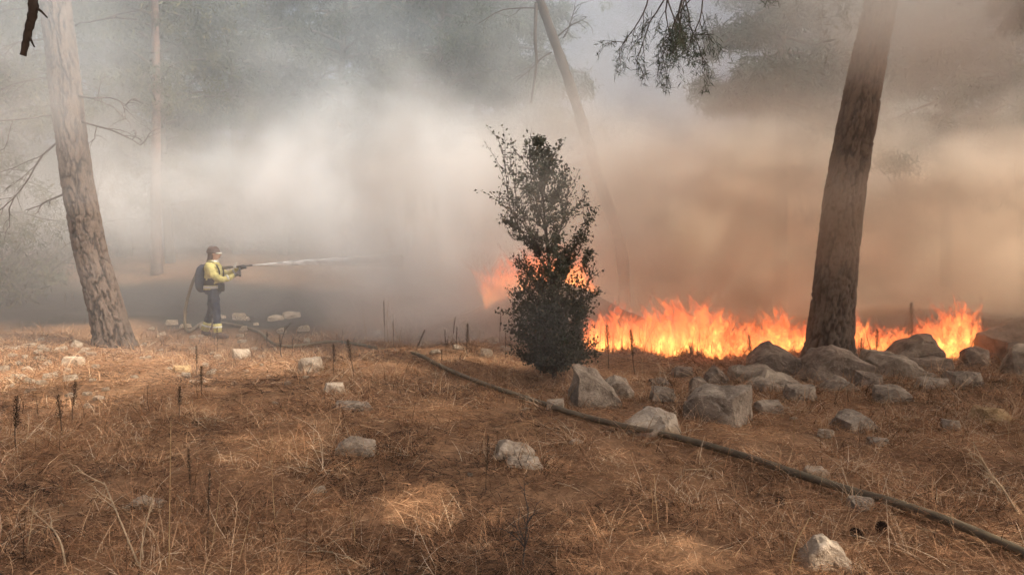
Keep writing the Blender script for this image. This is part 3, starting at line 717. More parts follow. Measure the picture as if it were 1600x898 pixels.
# pine whose dead twig hangs into view at the upper left
bN = Vector((-4.4, 1.6, H(-4.4, 1.6))); nt_ = empty('pine_tree', tuple(bN)); tag(nt_, 'near pine with a dark broken dead branch hanging down', 'tree')
mb = MB(); mb.tube(spline([(0, 0, -.3), (0.1, 0, 3), (0, .1, 6), (.2, 0, 10)], 20), np.linspace(0.24, 0.08, 20), 12); obj('trunk', mb.mesh('trunk', M['bark']), nt_)
Yn = 3.2
lw = [Vector((0.05, 0, 4.3))+bN, Vector((1.4, 0.8, 4.2))+bN, at(62, -130, Yn), at(50, -30, Yn), at(52, 14, Yn), at(44, 50, Yn), at(36, 87, Yn)]
mb = MB(); mb.tube(spline([p-bN for p in lw], 40), np.interp(np.arange(40), [0, 20, 32, 39], [0.05, 0.022, 0.016, 0.012])*(1+0.12*np.sin(np.arange(40)*2.3)), 8)
mb.tube(spline([p-bN for p in [at(52, 13, Yn), at(62, 16, Yn), at(74, 28, Yn)]], 6), np.linspace(.009, .003, 6), 6)
mb.tube(spline([p-bN for p in [at(45, 52, Yn), at(48, 62, Yn), at(54, 74, Yn)]], 6), np.linspace(.007, .003, 6), 6)
obj('branch', mb.mesh('branch', M['dark_wood']), nt_)
r_ = np.random.default_rng(14); C = r_.normal(size=(420, 3))*np.array([1.6, 1.6, 1.2])+np.array([.2, 0, 9.6])
V, Fq, a_ = needle_quads(C, 12, 0.25, 0.04, 0.1, r_, 0.3); obj('crown', mesh_np('crown', V, Fq, M['pine_needle'], {'tint': a_}), nt_)

# ------------------------------------------------------------------ evergreen sapling in the middle
def sapling():
    g = gnd(866, 592); e = empty('oak_sapling', tuple(g)); tag(e, 'leafy dark green sapling standing in front of the fire', 'sapling')
    rr = random.Random(8); Y = g.y; k = pxm(Y)
    mb = MB(); tp = spline([(0, 0, -.1), (0.0, .03, 0.6), (-.05, 0, 1.3), (-.12, .03, 2.0), (-.16, 0, 2.5), (-.18, .02, 3.05)], 30)
    mb.tube(tp, np.linspace(.035, .005, 30), 7); ends = []
    def limb(p, d, L, r0, dep):
        d = d.normalized(); pts = [p.copy()]; n = 6
        for i in range(n):
            d = (d+Vector((rr.gauss(0, .16), rr.gauss(0, .16), 0.06+rr.gauss(0, .10)))).normalized(); p = p+d*(L/n); pts.append(p.copy())
            if dep == 0 or i > 2: ends.append((tuple(p), tuple(d), dep))
        mb.tube(pts, np.linspace(r0, r0*.3, n+1), 4)
        if dep > 0:
            for i in range(1, n+1):
                for _ in range(2):
                    if rr.random() < .8:
                        limb(pts[i], (pts[i]-pts[i-1]).normalized()+Vector((rr.gauss(0, .7), rr.gauss(0, .7), rr.gauss(.2, .5))), L*rr.uniform(.22, .45), r0*.5, dep-1)
    def width(z):      # half spread in metres by height, from low bushy skirt to thin top
        return np.interp(z, [0, .2, .6, 1.0, 1.2, 1.45, 1.7, 2.0, 2.3, 2.7, 3.2], [.50, .62, .66, .60, .44, .36, .52, .50, .30, .18, .08])
    for j in range(92):
        z = 0.08+3.0*((j+rr.random())/92)**2.3; o = Vector([np.interp(z, tp[:, 2], tp[:, m]) for m in range(3)])
        a = j*2.399+rr.gauss(0, .3); Lb = width(z)*rr.uniform(.55, 1.25)
        limb(o, Vector((math.cos(a), math.sin(a)*.9, rr.uniform(.25, 1.2))), Lb, .008+.006*Lb, 1)
    for (px, py, px2, py2) in [(840, 400, 772, 250), (845, 395, 800, 300), (850, 380, 782, 345), (862, 420, 938, 350), (862, 390, 900, 300), (862, 330, 880, 270), (850, 320, 838, 222), (850, 300, 862, 232), (868, 450, 930, 400), (860, 520, 800, 450), (862, 530, 928, 480), (850, 350, 815, 250), (860, 560, 798, 500), (868, 560, 932, 520)]:
        p0 = at(px, py, Y)-g; p1 = at(px2, py2, Y)-g; p0.y += rr.gauss(0, .05); p1.y += rr.gauss(0, .3); limb(p0, p1-p0, (p1-p0).length*1.02, .010, 1); q1 = p0.lerp(p1, .45); limb(q1, (p1-p0)+Vector((rr.gauss(0, .25), rr.gauss(0, .25), rr.gauss(0, .2))), (p1-p0).length*.5, .007, 1)
    obj('trunk', mb.mesh('trunk', M['dark_wood']), e)
    r_ = np.random.default_rng(6); E = np.array([q[0] for q in ends]); D = np.array([q[1] for q in ends])
    per = np.where(E[:, 2] < 1.0, 5, np.where(E[:, 2] < 1.9, 3, 2)); idx = np.repeat(np.arange(len(E)), per); N = len(idx)
    c = E[idx]+r_.normal(size=(N, 3))*.022; d = D[idx]*.5+r_.normal(size=(N, 3)); d /= np.linalg.norm(d, axis=1)[:, None]
    sd = np.cross(d, r_.normal(size=(N, 3))); sd /= np.linalg.norm(sd, axis=1)[:, None]; nn = np.cross(d, sd)
    L = (.034+.026*r_.random(N))[:, None]; W = L*.27
    V = np.stack([c, c+d*L*.5+sd*W+nn*W*.4, c+d*L, c+d*L*.5-sd*W+nn*W*.4], 1).reshape(-1, 3)
    tint = np.repeat(np.clip(.5+.28*r_.normal(size=N), 0, 1), 4)
    Fq = np.arange(N*4).reshape(-1, 4); T1 = Fq[:, [0, 1, 2]]; T2 = Fq[:, [0, 2, 3]]
    lf = obj('foliage', mesh_np('foliage', V, np.concatenate([T1, T2]), M['oak_leaf'], {'tint': tint}), e); tag(lf, kind='stuff')
    print('sapling leaves', N)
sapling()

# low scrub at the back left: separate bushes
def bush_mesh(seed, mat):
    r_ = np.random.default_rng(seed); C = r_.normal(size=(150, 3))*np.array([.36, .36, .22])+np.array([0, 0, .42]); C[:, 2] = np.abs(C[:, 2])
    V, Fq, a = needle_quads(C, 12, .13, .03, .06, r_, -.3); rr = random.Random(seed); mb = MB()
    for k in range(9): twig_branch(mb, (rr.gauss(0, .06), rr.gauss(0, .06), -.05), (rr.gauss(0, .5), rr.gauss(0, .5), 1), .8, .014, rr, 1, -.1)
    return mesh_np('foliage', V, Fq, M[mat], {'tint': a}), mb.mesh('stems', M['branch'])
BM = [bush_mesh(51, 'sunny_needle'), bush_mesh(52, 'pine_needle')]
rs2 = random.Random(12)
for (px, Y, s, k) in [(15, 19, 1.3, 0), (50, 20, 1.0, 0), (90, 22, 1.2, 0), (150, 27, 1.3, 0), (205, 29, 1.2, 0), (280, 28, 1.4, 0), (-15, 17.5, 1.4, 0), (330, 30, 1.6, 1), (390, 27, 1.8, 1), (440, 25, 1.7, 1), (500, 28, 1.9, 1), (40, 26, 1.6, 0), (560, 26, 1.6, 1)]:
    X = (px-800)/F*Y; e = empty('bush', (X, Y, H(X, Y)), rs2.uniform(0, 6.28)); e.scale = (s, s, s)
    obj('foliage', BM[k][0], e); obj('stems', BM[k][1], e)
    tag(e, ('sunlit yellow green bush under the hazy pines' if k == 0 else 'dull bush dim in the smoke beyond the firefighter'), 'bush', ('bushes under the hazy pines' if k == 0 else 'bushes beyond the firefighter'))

def bare_shrub(px, py, hgt, label, seed):
    g = gnd(px, py); e = empty('bare_shrub', tuple(g)); tag(e, label, 'shrub'); rr = random.Random(seed)
    for k in range(7):
        mb = MB(); twig_branch(mb, (rr.gauss(0, .08), rr.gauss(0, .08), -.05), (rr.gauss(.15, .35), rr.gauss(0, .3), 1), hgt*rr.uniform(.5, 1.0), .03, rr, 2, .25); obj('branch', mb.mesh('branch', M['branch']), e)
bare_shrub(12, 478, 3.2, 'dark bare twiggy shrub beside the burnt ground', 4)
# ------------------------------------------------------------------ dead flower spikes, stalks, twigs, cones
def spike_meshes(seed, fat=1.0):
    rr = random.Random(seed); st = MB(); st.tube(spline([(0, 0, -.05), (rr.gauss(0, .01), rr.gauss(0, .01), .3), (rr.gauss(0, .02), 0, .6), (rr.gauss(0, .03), 0, 1.0)], 10), np.linspace(.013, .007, 10), 5, .7)
    sp = MB()
    for k in range(120):
        t = k/120; z = .42+.58*t; a = k*2.4; r0 = .070*fat*(math.sin(math.pi*min(1, .15+.80*t))**.6)*rr.uniform(.45, 1.5)
        d = Vector((math.cos(a), math.sin(a), rr.uniform(.1, .6))).normalized(); s = Vector((-math.sin(a), math.cos(a), 0)); o = Vector((0, 0, z))
        L = r0*1.3; wv = .013
        sp.add([o-s*wv*.6, o+d*L*.55+s*wv+Vector((0, 0, -.008)), o+d*L+Vector((0, 0, .02)), o+d*L*.55-s*wv+Vector((0, 0, -.008))], [(0, 1, 2, 3)], rr.random())
    return st.mesh('stem', M['dead_spike']), sp.mesh('flower_spike', M['dead_spike'], False)
SPK = [spike_meshes(k) for k in range(4)]
rs3 = random.Random(21)
def spike(px, ytop, ybase, label, group=None, lean=0.0, Y=None, thin=1.0):
    g = gnd(px, ybase) if Y is None else Vector((*(at(px, ybase, Y)[:2]), 0))
    if Y is not None: g.z = H(g.x, g.y)
    hh = (at(px, ytop, g.y).z-g.z)/max(math.cos(lean), .3)
    e = empty('dead_flower_spike', tuple(g), rs3.uniform(0, 6.28)); wd_ = (min(hh, .7)*.75+.12)*thin; e.scale = (wd_, wd_, hh)
    e.rotation_euler = (0, lean, 0) if lean else (rs3.gauss(0, .05), rs3.gauss(0, .05), rs3.uniform(0, 6.28))
    st, fl = SPK[rs3.randrange(4)]; obj('stem', st, e); obj('flower_spike', fl, e)
    tag(e, label, 'dried flower', group)
spike(25, 618, 702, 'largest dark dead flower spike, standing alone in the shaded grass')
spike(97, 617, 682, 'shorter of a pair of dark spikes at the edge of the shade')
spike(113, 597, 660, 'taller of a pair of dark spikes at the edge of the shade')
spike(280, 604, 655, 'thin dark dead spike beside pale bare stalks')
spike(315, 572, 622, 'slim dead spike on the sunlit litter below the firefighter')
spike(522, 538, 585, 'upright dead spike above the white rock'); spike(553, 530, 588, 'dead spike tilted left near the white rock', None, -.16)
spike(730, 505, 558, 'plump dead spike in front of pale stones in the smoke')
spike(951, 508, 580, 'grey dead spike silhouetted beside the sapling and flames'); spike(992, 515, 585, 'dark dead spike silhouetted against bright flames')
spike(1175, 523, 575, 'short dead spike before the peaked boulder', None, 0, 10.9); spike(1424, 473, 545, 'tall dead spike rising above the flames right of the pine', None, 0, 11.9)
spike(1344, 528, 580, 'dead spike beside the right foot of the big pine', None, 0, 10.6); spike(1370, 515, 575, 'bushy dead spike between big pine and round topped boulder', None, 0, 10.9)
spike(758, 683, 775, 'thin blackened dead spike left of the pale flat topped stone', thin=.5); spike(642, 515, 565, 'dead spike leaning right at the end of the hose', None, .42, thin=.6)
GS = 'dead spikes fading in the smoke'
for px, yt, yb in [(697, 515, 560), (712, 510, 556), (706, 495, 540), (780, 488, 540), (790, 520, 560), (602, 470, 540), (615, 500, 545), (533, 515, 540), (690, 545, 575), (868, 500, 560)]:
    spike(px, yt, yb, 'dead flower spike pale in the smoke near the far end of the hose', GS, thin=.4)
for px, yt, yb in [(48, 446, 474), (102, 458, 480), (114, 456, 482), (40, 452, 472)]: spike(px, yt, yb, 'small dead spike at the edge of the burnt ground by bushes', 'spikes at the burnt edge')
for px, yt, yb in [(417, 518, 548), (437, 522, 552), (457, 530, 556), (308, 540, 590), (340, 512, 550)]: spike(px, yt, yb, 'small brown dead spike beside the trailing hose near the firefighter', 'spikes beside the trailing hose', thin=.7)
for px, yt, yb in [(325, 735, 850), (300, 700, 800)]: spike(px, yt, yb, 'dark broken seed stalk among tall straws in the near grass', 'broken seed stalks', thin=.4)

def stalk(name, label, cat, pts, r0, mat='straw', forks=0, seed=0, group=None, tint=.6):
    """pts: list of (px, py, Y-offset); the first stands on the ground"""
    g = gnd(pts[0][0], pts[0][1]); rr = random.Random(seed); mb = MB()
    P = [Vector((0, 0, -.02))]+[at(px, py, g.y+dy)-g for px, py, dy in pts[1:]]
    S = spline(P, 14); mb.tube(S, np.linspace(r0, r0*.4, 14), 5, tint)
    for k in range(forks):
        i = rr.randint(4, 12); twig_branch(mb, S[i], tuple(Vector(S[i]-S[i-1]).normalized()+Vector((rr.gauss(0, .6), rr.gauss(0, .6), rr.gauss(.1, .4)))), rr.uniform(.08, .2), r0*.6, rr, 1, .1)
    o = obj(name, mb.mesh(name, M[mat]), None, tuple(g)); tag(o, label, cat, group)
stalk('straw_stalk', 'tallest straight straw stalk in the near grass', 'stalk', [(264, 893, 0), (265, 800, 0), (267, 656, .05)], .004)
stalk('straw_stalk', 'thick pale straw stalk leaning beside the sunlit buff stone', 'stalk', [(1232, 892, 0), (1243, 850, 0), (1265, 808, .05)], .006)
stalk('dry_twig', 'pale forked twig standing left of the pointed stone', 'twig', [(220, 890, 0), (195, 830, 0), (172, 775, .05), (162, 752, .1)], .006, 'twig', 3, 3)
stalk('dry_twig', 'upright pale twig crossing the forked one', 'twig', [(218, 892, 0), (222, 850, 0), (235, 790, .0), (240, 770, 0)], .005, 'twig', 2, 4)
stalk('dry_twig', 'crooked grey twig at the near left', 'twig', [(104, 893, 0), (96, 850, 0), (82, 825, .05), (78, 815, .1)], .006, 'twig', 2, 5)
stalk('dry_twig', 'pale branching twig lying in grass above the near hose', 'twig', [(1590, 800, 0), (1568, 765, -.1), (1545, 735, 0), (1520, 690, 0)], .008, 'twig', 7, 6)
stalk('straw_stalk', 'bent straw lying flat at the near edge', 'stalk', [(395, 896, 0), (350, 888, -.0), (310, 880, 0)], .004)
for i, (px, py, px2, py2) in enumerate([(40, 870, 55, 765), (370, 880, 395, 780), (330, 860, 345, 750), (430, 820, 425, 670), (555, 860, 545, 770), (610, 840, 612, 800), (1030, 830, 1022, 740), (1018, 832, 1016, 750), (1240, 690, 1246, 620), (880, 640, 900, 600), (1005, 610, 1004, 540), (640, 560, 600, 480), (1500, 600, 1496, 570), (1540, 690, 1538, 640), (1575, 690, 1572, 620), (1440, 560, 1442, 520), (610, 552, 607, 470), (620, 555, 628, 510), (575, 545, 566, 480)]):
    stalk('straw_stalk', 'thin dry straw stalk standing in the grass', 'stalk', [(px, py, 0), ((px+px2)/2+rs3.gauss(0, 2), (py+py2)/2, 0), (px2, py2, 0)], .0025+.0002*i % .001, seed=i, group='thin straw stalks', tint=rs3.uniform(.3, .9))
stalk('dry_twig', 'branched brown weed with pale seed husks at the near edge', 'dry weed', [(815, 896, 0), (820, 850, 0), (826, 790, 0)], .006, 'branch', 8, 12)
stalk('dry_twig', 'dry forked weed stalk near the crest by the hose end', 'dry weed', [(440, 560, 0), (438, 540, 0), (446, 512, 0)], .009, 'branch', 6, 13)
for i, (px, py, L) in enumerate([(470, 870, .5), (440, 850, .5), (1010, 700, .35), (1070, 740, .5), (300, 660, .4), (600, 640, .3), (870, 760, .5), (1430, 830, .4)]):
    g = gnd(px, py); mb = MB(); rr = random.Random(60+i); a = rr.uniform(-.6, .6); twig_branch(mb, (0, 0, .03), (math.cos(a), math.sin(a), .08), L, .005, rr, 1, .25)
    tag(obj('fallen_twig', mb.mesh('fallen_twig', M['twig']), None, tuple(g)), 'thin pale fallen twig lying on the litter', 'twig', 'fallen twigs')
simple('cone', (0.075, 0.045, 0.030), .85, .4, 30)
def cone_thing(px, py, s, label, tilt):
    g = gnd(px, py); e = empty('pine_cone', (g.x, g.y, g.z+.025), rs3.uniform(0, 6.28)); tag(e, label, 'pine cone')
    core = MB(); core.tube(spline([(0, 0, -.04), (0, 0, 0), (0, 0, .04), (0, 0, .055)], 8), np.array([.012, .02, .022, .022, .02, .017, .012, .004]), 7); obj('core', core.mesh('core', M['cone']), e)
    sc = MB()
    for k in range(60):
        t = k/60; z = -.035+.085*t; a = k*2.4; r0 = .035*math.sin(math.pi*(.2+.75*t))**.7
        d = Vector((math.cos(a), math.sin(a), .35)).normalized(); q = Vector((-math.sin(a), math.cos(a), 0)); o = Vector((0, 0, z)); u = Vector((0, 0, .004))
        sc.add([o-q*.004, o+q*.004, o+d*r0+q*.009, o+d*r0-q*.009, o+d*r0*1.08+u], [(0, 1, 2, 3), (3, 2, 4, 4)], .5)
    obj('scales', sc.mesh('scales', M['cone'], False), e); e.scale = (s, s, s); e.rotation_euler = (tilt, .3, rs3.uniform(0, 6))
cone_thing(1218, 792, .9, 'dark pine cone alone on the litter below the hose', 1.2)
cone_thing(1340, 842, .95, 'dark pine cone, left of a pair beside the hose', 1.0); cone_thing(1376, 838, 1.0, 'open pine cone, right of a pair beside the hose', .6)

# ------------------------------------------------------------------ firefighter
FF = gnd(336, 527)
simple('yellow_cloth', (0.52, 0.47, 0.17), .8, .35, 7); simple('navy_cloth', (0.022, 0.032, 0.060), .85, .25, 12)
simple('black_fabric', (0.018, 0.019, 0.022), .8, .3, 12); simple('reflective', (0.62, 0.63, 0.58), .45, .08, 30)
simple('skin', (0.42, 0.25, 0.17), .6, .1, 12, .1); simple('boot_leather', (0.09, 0.05, 0.035), .6, .3, 12)
simple('helmet_shell', (0.075, 0.045, 0.038), .55, .15, 8, .05); simple('metal_black', (0.05, 0.05, 0.055), .4, .2, 20, .05, .5)
simple('metal_light', (0.55, 0.55, 0.53), .35, .1, 20, .05, .5); simple('hose_rubber', (0.15, 0.115, 0.07), .6, .3, 7, .25, .35)
def ring_loft(mb, secs, seg=16):
    V = []; Fq = []
    for (cx, cy_, cz, rx, ry) in secs:
        for j in range(seg):
            t = 2*math.pi*j/seg; V.append((cx+rx*math.cos(t), cy_+ry*math.sin(t), cz))
    n = len(secs)
    for i in range(n-1):
        for j in range(seg):
            k = (j+1) % seg; Fq.append((i*seg+j, i*seg+k, (i+1)*seg+k, (i+1)*seg+j))
    V += [secs[0][:3], secs[-1][:3]]
    for j in range(seg):
        k = (j+1) % seg; Fq.append((n*seg, k, j, j)); Fq.append((n*seg+1, (n-1)*seg+j, (n-1)*seg+k, (n-1)*seg+k))
    mb.add(V, Fq)
def limb_t(mb, pts, rad, n=14, seg=12):
    P = spline(pts, n); mb.tube(P, np.interp(np.linspace(0, 1, n), np.linspace(0, 1, len(rad)), rad), seg)
def fused(name, mb, mat, parent, vox=.012, it=3):
    o = obj(name, mb.mesh(name, M[mat]), parent)
    m = o.modifiers.new('remesh', 'REMESH'); m.mode = 'VOXEL'; m.voxel_size = vox; m.use_smooth_shade = True
    s = o.modifiers.new('smooth', 'SMOOTH'); s.iterations = it; s.factor = .5
    return o
ctex = bpy.data.textures.new('crease', 'CLOUDS'); ctex.noise_scale = .075; ctex.noise_depth = 2
def crease(o):
    d = o.modifiers.new('crease', 'DISPLACE'); d.texture = ctex; d.texture_coords = 'LOCAL'; d.strength = .05; d.mid_level = .5; return o
ff = empty('person', tuple(FF), R(4)); tag(ff, 'firefighter in yellow jacket and navy trousers aiming a hose nozzle', 'person')
LEGS = {-1: [(0, -.10, .95), (.07, -.12, .52), (.10, -.13, .10)], 1: [(-.03, .10, .95), (-.10, .12, .52), (-.24, .13, .11)]}
ARM = {-1: [(-.03, -.20, 1.40), (.08, -.27, 1.22), (.20, -.25, 1.13), (.34, -.15, 1.17), (.43, -.06, 1.22)], 1: [(-.03, .20, 1.40), (.10, .26, 1.24), (.24, .22, 1.22), (.42, .10, 1.32), (.52, .055, 1.365)]}
TORSO = [(-.02, 0, .86, .13, .18), (-.02, 0, .95, .14, .19), (-.015, 0, 1.06, .12, .165), (-.01, 0, 1.18, .125, .175), (-.01, 0, 1.30, .13, .20), (-.02, 0, 1.39, .115, .215), (-.02, 0, 1.45, .08, .15), (-.01, 0, 1.49, .055, .06)]
def head(mb, g=1.0):
    ring_loft(mb, [(.0, 0, 1.46, .055, .055), (.01, 0, 1.51, .06, .058), (.03, 0, 1.54, .085*g, .066*g), (.03, 0, 1.59, .098*g, .075*g), (.025, 0, 1.64, .102*g, .080*g), (.02, 0, 1.69, .095*g, .076*g), (.015, 0, 1.73, .06*g, .05*g), (.012, 0, 1.745, .015, .012)])
def hand(mb, s, g=0.0):
    if s < 0: # pistol grip hand: fingers wrap a vertical grip
        limb_t(mb, [(.43, -.06, 1.22), (.465, -.045, 1.235), (.485, -.04, 1.24)], [.034+g, .04+g, .032+g], 6, 10)
        for i, L in enumerate((.9, 1.0, .95, .8)):
            z = 1.272-.022*i; limb_t(mb, [(.475, -.045, z), (.505, -.04*L, z), (.515, -.012, z-.002), (.497, .018*L, z-.004)], [.011+g, .0105+g, .0095+g, .008+g], 8, 7)
        limb_t(mb, [(.455, -.03, 1.26), (.465, .0, 1.285), (.49, .015, 1.288)], [.013+g, .012+g, .009+g], 6, 7)
    else:     # far hand under the barrel
        limb_t(mb, [(.51, .058, 1.36), (.55, .045, 1.365), (.575, .035, 1.37)], [.033+g, .038+g, .03+g], 6, 10)
        for i, L in enumerate((.9, 1.0, .95, .8)):
            x = .545+.020*i; limb_t(mb, [(x, .04, 1.365), (x+.006, .012, 1.345), (x+.006, -.018*L, 1.35), (x, -.028*L, 1.372)], [.011+g, .0105+g, .0095+g, .008+g], 8, 7)
        limb_t(mb, [(.53, .035, 1.385), (.55, .012, 1.402), (.575, -.006, 1.408)], [.013+g, .012+g, .009+g], 6, 7)
body = MB(); ring_loft(body, TORSO); head(body)
body.tube(spline([(.12, 0, 1.625), (.138, 0, 1.60), (.14, 0, 1.592)], 5), [.008, .014, .015, .016, .010], 8)      # nose
for s in (-1, 1):
    body.tube([(.02, s*.075, 1.60), (.02, s*.092, 1.615), (.015, s*.088, 1.635)], [.012, .014, .012], 8)                # ears
    limb_t(body, LEGS[s], [.085, .058, .042]); limb_t(body, ARM[s], [.055, .046, .042, .036, .028]); hand(body, s)
    limb_t(body, [(LEGS[s][2][0]-.05, LEGS[s][2][1], .045), (LEGS[s][2][0]+.06, LEGS[s][2][1], .04), (LEGS[s][2][0]+.17, LEGS[s][2][1]-.01*s, .03)], [.038, .04, .03], 8, 10)
fused('body', body, 'skin', ff, .009, 2)
for s in (-1, 1):
    e_ = MB(); ring_loft(e_, [(.122, s*.030, 1.642, .006, .010), (.126, s*.030, 1.648, .007, .013), (.122, s*.030, 1.654, .006, .010)], 8); obj('eye', e_.mesh('eye', M['metal_black']), ff)
mo = MB(); mo.tube([(.118, -.022, 1.562), (.126, 0, 1.563), (.118, .022, 1.562)], [.005, .007, .005], 6); obj('mouth', mo.mesh('mouth', M['boot_leather']), ff)
jk = MB(); ring_loft(jk, [(-.02, 0, .93, .165, .215), (-.02, 0, 1.0, .16, .21), (-.015, 0, 1.10, .15, .195), (-.01, 0, 1.20, .152, .20), (-.01, 0, 1.30, .155, .225), (-.02, 0, 1.40, .138, .235), (-.02, 0, 1.455, .10, .17), (-.01, 0, 1.50, .078, .085)])
for s in (-1, 1): limb_t(jk, ARM[s][:4]+[tuple(np.array(ARM[s][3])*.35+np.array(ARM[s][4])*.65)], [.085, .074, .068, .058, .046])
crease(fused('jacket', jk, 'yellow_cloth', ff, .012, 2))
for s in (-1, 1):   # reflective sleeve bands and cuffs
    a, b, c = [np.array(ARM[s][i]) for i in (2, 3, 4)]
    mb = MB(); mb.tube([a*.35+b*.65, a*.15+b*.85], [.066, .064], 14); obj('sleeve_band', mb.mesh('sleeve_band', M['reflective']), ff)
    gl = MB(); hand(gl, s, .004); limb_t(gl, [tuple(b*.5+c*.5), tuple(b*.2+c*.8), tuple(c)], [.046, .043, .036], 6, 10); fused('glove', gl, 'metal_black', ff, .008, 1)
band = MB(); ring_loft(band, [(-.02, 0, .955, .172, .222), (-.02, 0, 1.005, .169, .219)], 24); obj('hem_band', band.mesh('hem_band', M['reflective']), ff)
vest = MB(); ring_loft(vest, [(-.02, 0, 1.02, .166, .214), (-.018, 0, 1.08, .158, .205), (-.015, 0, 1.13, .156, .203), (-.015, 0, 1.15, .150, .2)], 24); obj('belt', vest.mesh('belt', M['black_fabric']), ff)
pk = MB(); ring_loft(pk, [(-.22, 0, .88, .06, .10), (-.24, 0, .95, .095, .15), (-.25, 0, 1.1, .105, .165), (-.245, 0, 1.25, .10, .16), (-.22, 0, 1.36, .085, .14), (-.19, 0, 1.42, .05, .10)], 20)
pko = fused('backpack', pk, 'navy_cloth', ff, .016, 3)
for s in (-1, 1):
    mb = MB(); mb.tube(spline([(-.16, s*.11, 1.36), (-.06, s*.125, 1.475), (.06, s*.125, 1.44), (.145, s*.12, 1.30), (.135, s*.13, 1.12)], 16), .022, 8, None, .45); obj('strap', mb.mesh('strap', M['black_fabric']), pko)
po = MB(); po.box((.17, -.10, .98), (.09, .16, .17)); po_o = obj('pouch', po.mesh('pouch', M['black_fabric'], False), ff); bv = po_o.modifiers.new('bevel', 'BEVEL'); bv.width = .025; bv.segments = 3
tr = MB(); ring_loft(tr, [(-.02, 0, .84, .135, .19), (-.02, 0, .93, .152, .205), (-.02, 0, 1.0, .15, .20)])
for s in (-1, 1): limb_t(tr, LEGS[s][:2]+[tuple(np.array(LEGS[s][1])*.32+np.array(LEGS[s][2])*.68)], [.112, .080, .070])
crease(fused('trousers', tr, 'navy_cloth', ff, .012, 2))
for s in (-1, 1):
    a, b = np.array(LEGS[s][1]), np.array(LEGS[s][2])
    def cuff(n, t0, t1, r0, r1, m):
        mb = MB(); mb.tube([a*(1-t0)+b*t0, a*(1-(t0+t1)/2)+b*(t0+t1)/2, a*(1-t1)+b*t1], [r0, (r0+r1)/2+.003, r1], 14); obj(n, mb.mesh(n, M[m]), ff)
    cuff('gaiter', .58, .98, .080, .074, 'yellow_cloth'); cuff('gaiter_band', .70, .78, .0825, .081, 'reflective')
    bt = MB(); x, y = LEGS[s][2][0], LEGS[s][2][1]
    limb_t(bt, [(x, y, .20), (x, y, .12), (x-.005, y, .06)], [.062, .058, .056], 8, 12); limb_t(bt, [(x-.06, y, .048), (x+.06, y, .046), (x+.15, y, .036), (x+.20, y, .03)], [.046, .05, .044, .03], 10, 12); bt.box((x+.06, y, .008), (.27, .09, .022))
    fused('boot', bt, 'boot_leather', ff, .01, 2)
hl = MB(); ring_loft(hl, [(.0, 0, 1.635, .118, .095), (.005, 0, 1.655, .150, .118), (.0, 0, 1.668, .128, .105), (-.005, 0, 1.71, .118, .098), (-.005, 0, 1.755, .088, .072), (-.005, 0, 1.78, .03, .025)], 20); fused('helmet', hl, 'helmet_shell', ff, .009, 2)
nf = MB(); ring_loft(nf, [(-.07, 0, 1.44, .075, .10), (-.055, 0, 1.50, .07, .095), (-.035, 0, 1.56, .075, .092), (-.02, 0, 1.64, .09, .09)], 16); fused('neck_cloth', nf, 'helmet_shell', ff, .012, 2)
cl = MB(); ring_loft(cl, [(.0, 0, 1.455, .095, .10), (.0, 0, 1.50, .085, .088)], 16); obj('collar', cl.mesh('collar', M['reflective']), ff)
gg = MB(); gg.tube([(.075, -.085, 1.635), (.13, -.045, 1.638), (.137, 0, 1.638), (.13, .045, 1.638), (.075, .085, 1.635)], .018, 8); obj('goggles', gg.mesh('goggles', M['reflective']), ff)

# ------------------------------------------------------------------ hose with its nozzle
hs = empty('fire_hose', tuple(FF)); tag(hs, 'dark olive fire hose running across the grass to the firefighter', 'fire hose')
def loc(v): return Matrix.Rotation(R(4), 3, 'Z') @ Vector(v)
HR = .029
G = []
for px, py in [(1760, 960), (1680, 920), (1600, 882), (1500, 838), (1400, 800), (1320, 778), (1240, 749), (1150, 719), (1060, 694), (980, 676), (900, 655), (830, 631), (770, 611), (720, 592), (680, 573), (650, 559)]:
    g = gnd(px, py); G.append(Vector((g.x, g.y, g.z+HR*1.7)))
for x, y in [(-2.1, 12.6), (-3.2, 13.5)]: G.append(Vector((x, y, H(x, y)+HR*1.7)))
for px, py in [(440, 545), (405, 523), (375, 513), (345, 508), (318, 507)]:
    g = gnd(px, py); G.append(Vector((g.x, g.y, g.z+HR*1.7)))
A = [p-FF for p in G]
A += [loc((-.52, .02, .12)), loc((-.60, .10, .45)), loc((-.54, .18, .85)), loc((-.44, .26, 1.18)), loc((-.30, .29, 1.35)), loc((-.12, .31, 1.36)), loc((.06, .27, 1.35)), loc((.18, .12, 1.35)), loc((.27, .01, 1.36))]
mb = MB(); mb.tube(spline(A, 260), HR, 10); obj('hose_line', mb.mesh('hose_line', M['hose_rubber']), hs)
nz = MB(); b0, b1 = Vector((.25, 0, 1.358)), Vector((.74, 0, 1.40)); tt = [0, .06, .08, .16, .18, .45, .47, .6, .62, .85, .87, 1.0]; rd = [.024, .024, .03, .03, .018, .016, .024, .024, .017, .014, .020, .018]
nz.tube([loc(b0.lerp(b1, t)) for t in tt], rd, 14); nzo = obj('nozzle', nz.mesh('nozzle', M['metal_black'], False), hs)
gr = MB(); gr.tube([loc((.485, .0, 1.37)), loc((.490, 0, 1.30)), loc((.498, 0, 1.18))], [.018, .017, .019], 10); obj('pistol_grip', gr.mesh('pistol_grip', M['metal_black']), nzo)
cp = MB(); cp.tube([loc(b0.lerp(b1, .27)), loc(b0.lerp(b1, .36))], [.036, .036], 14); obj('coupling', cp.mesh('coupling', M['metal_light'], False), nzo)
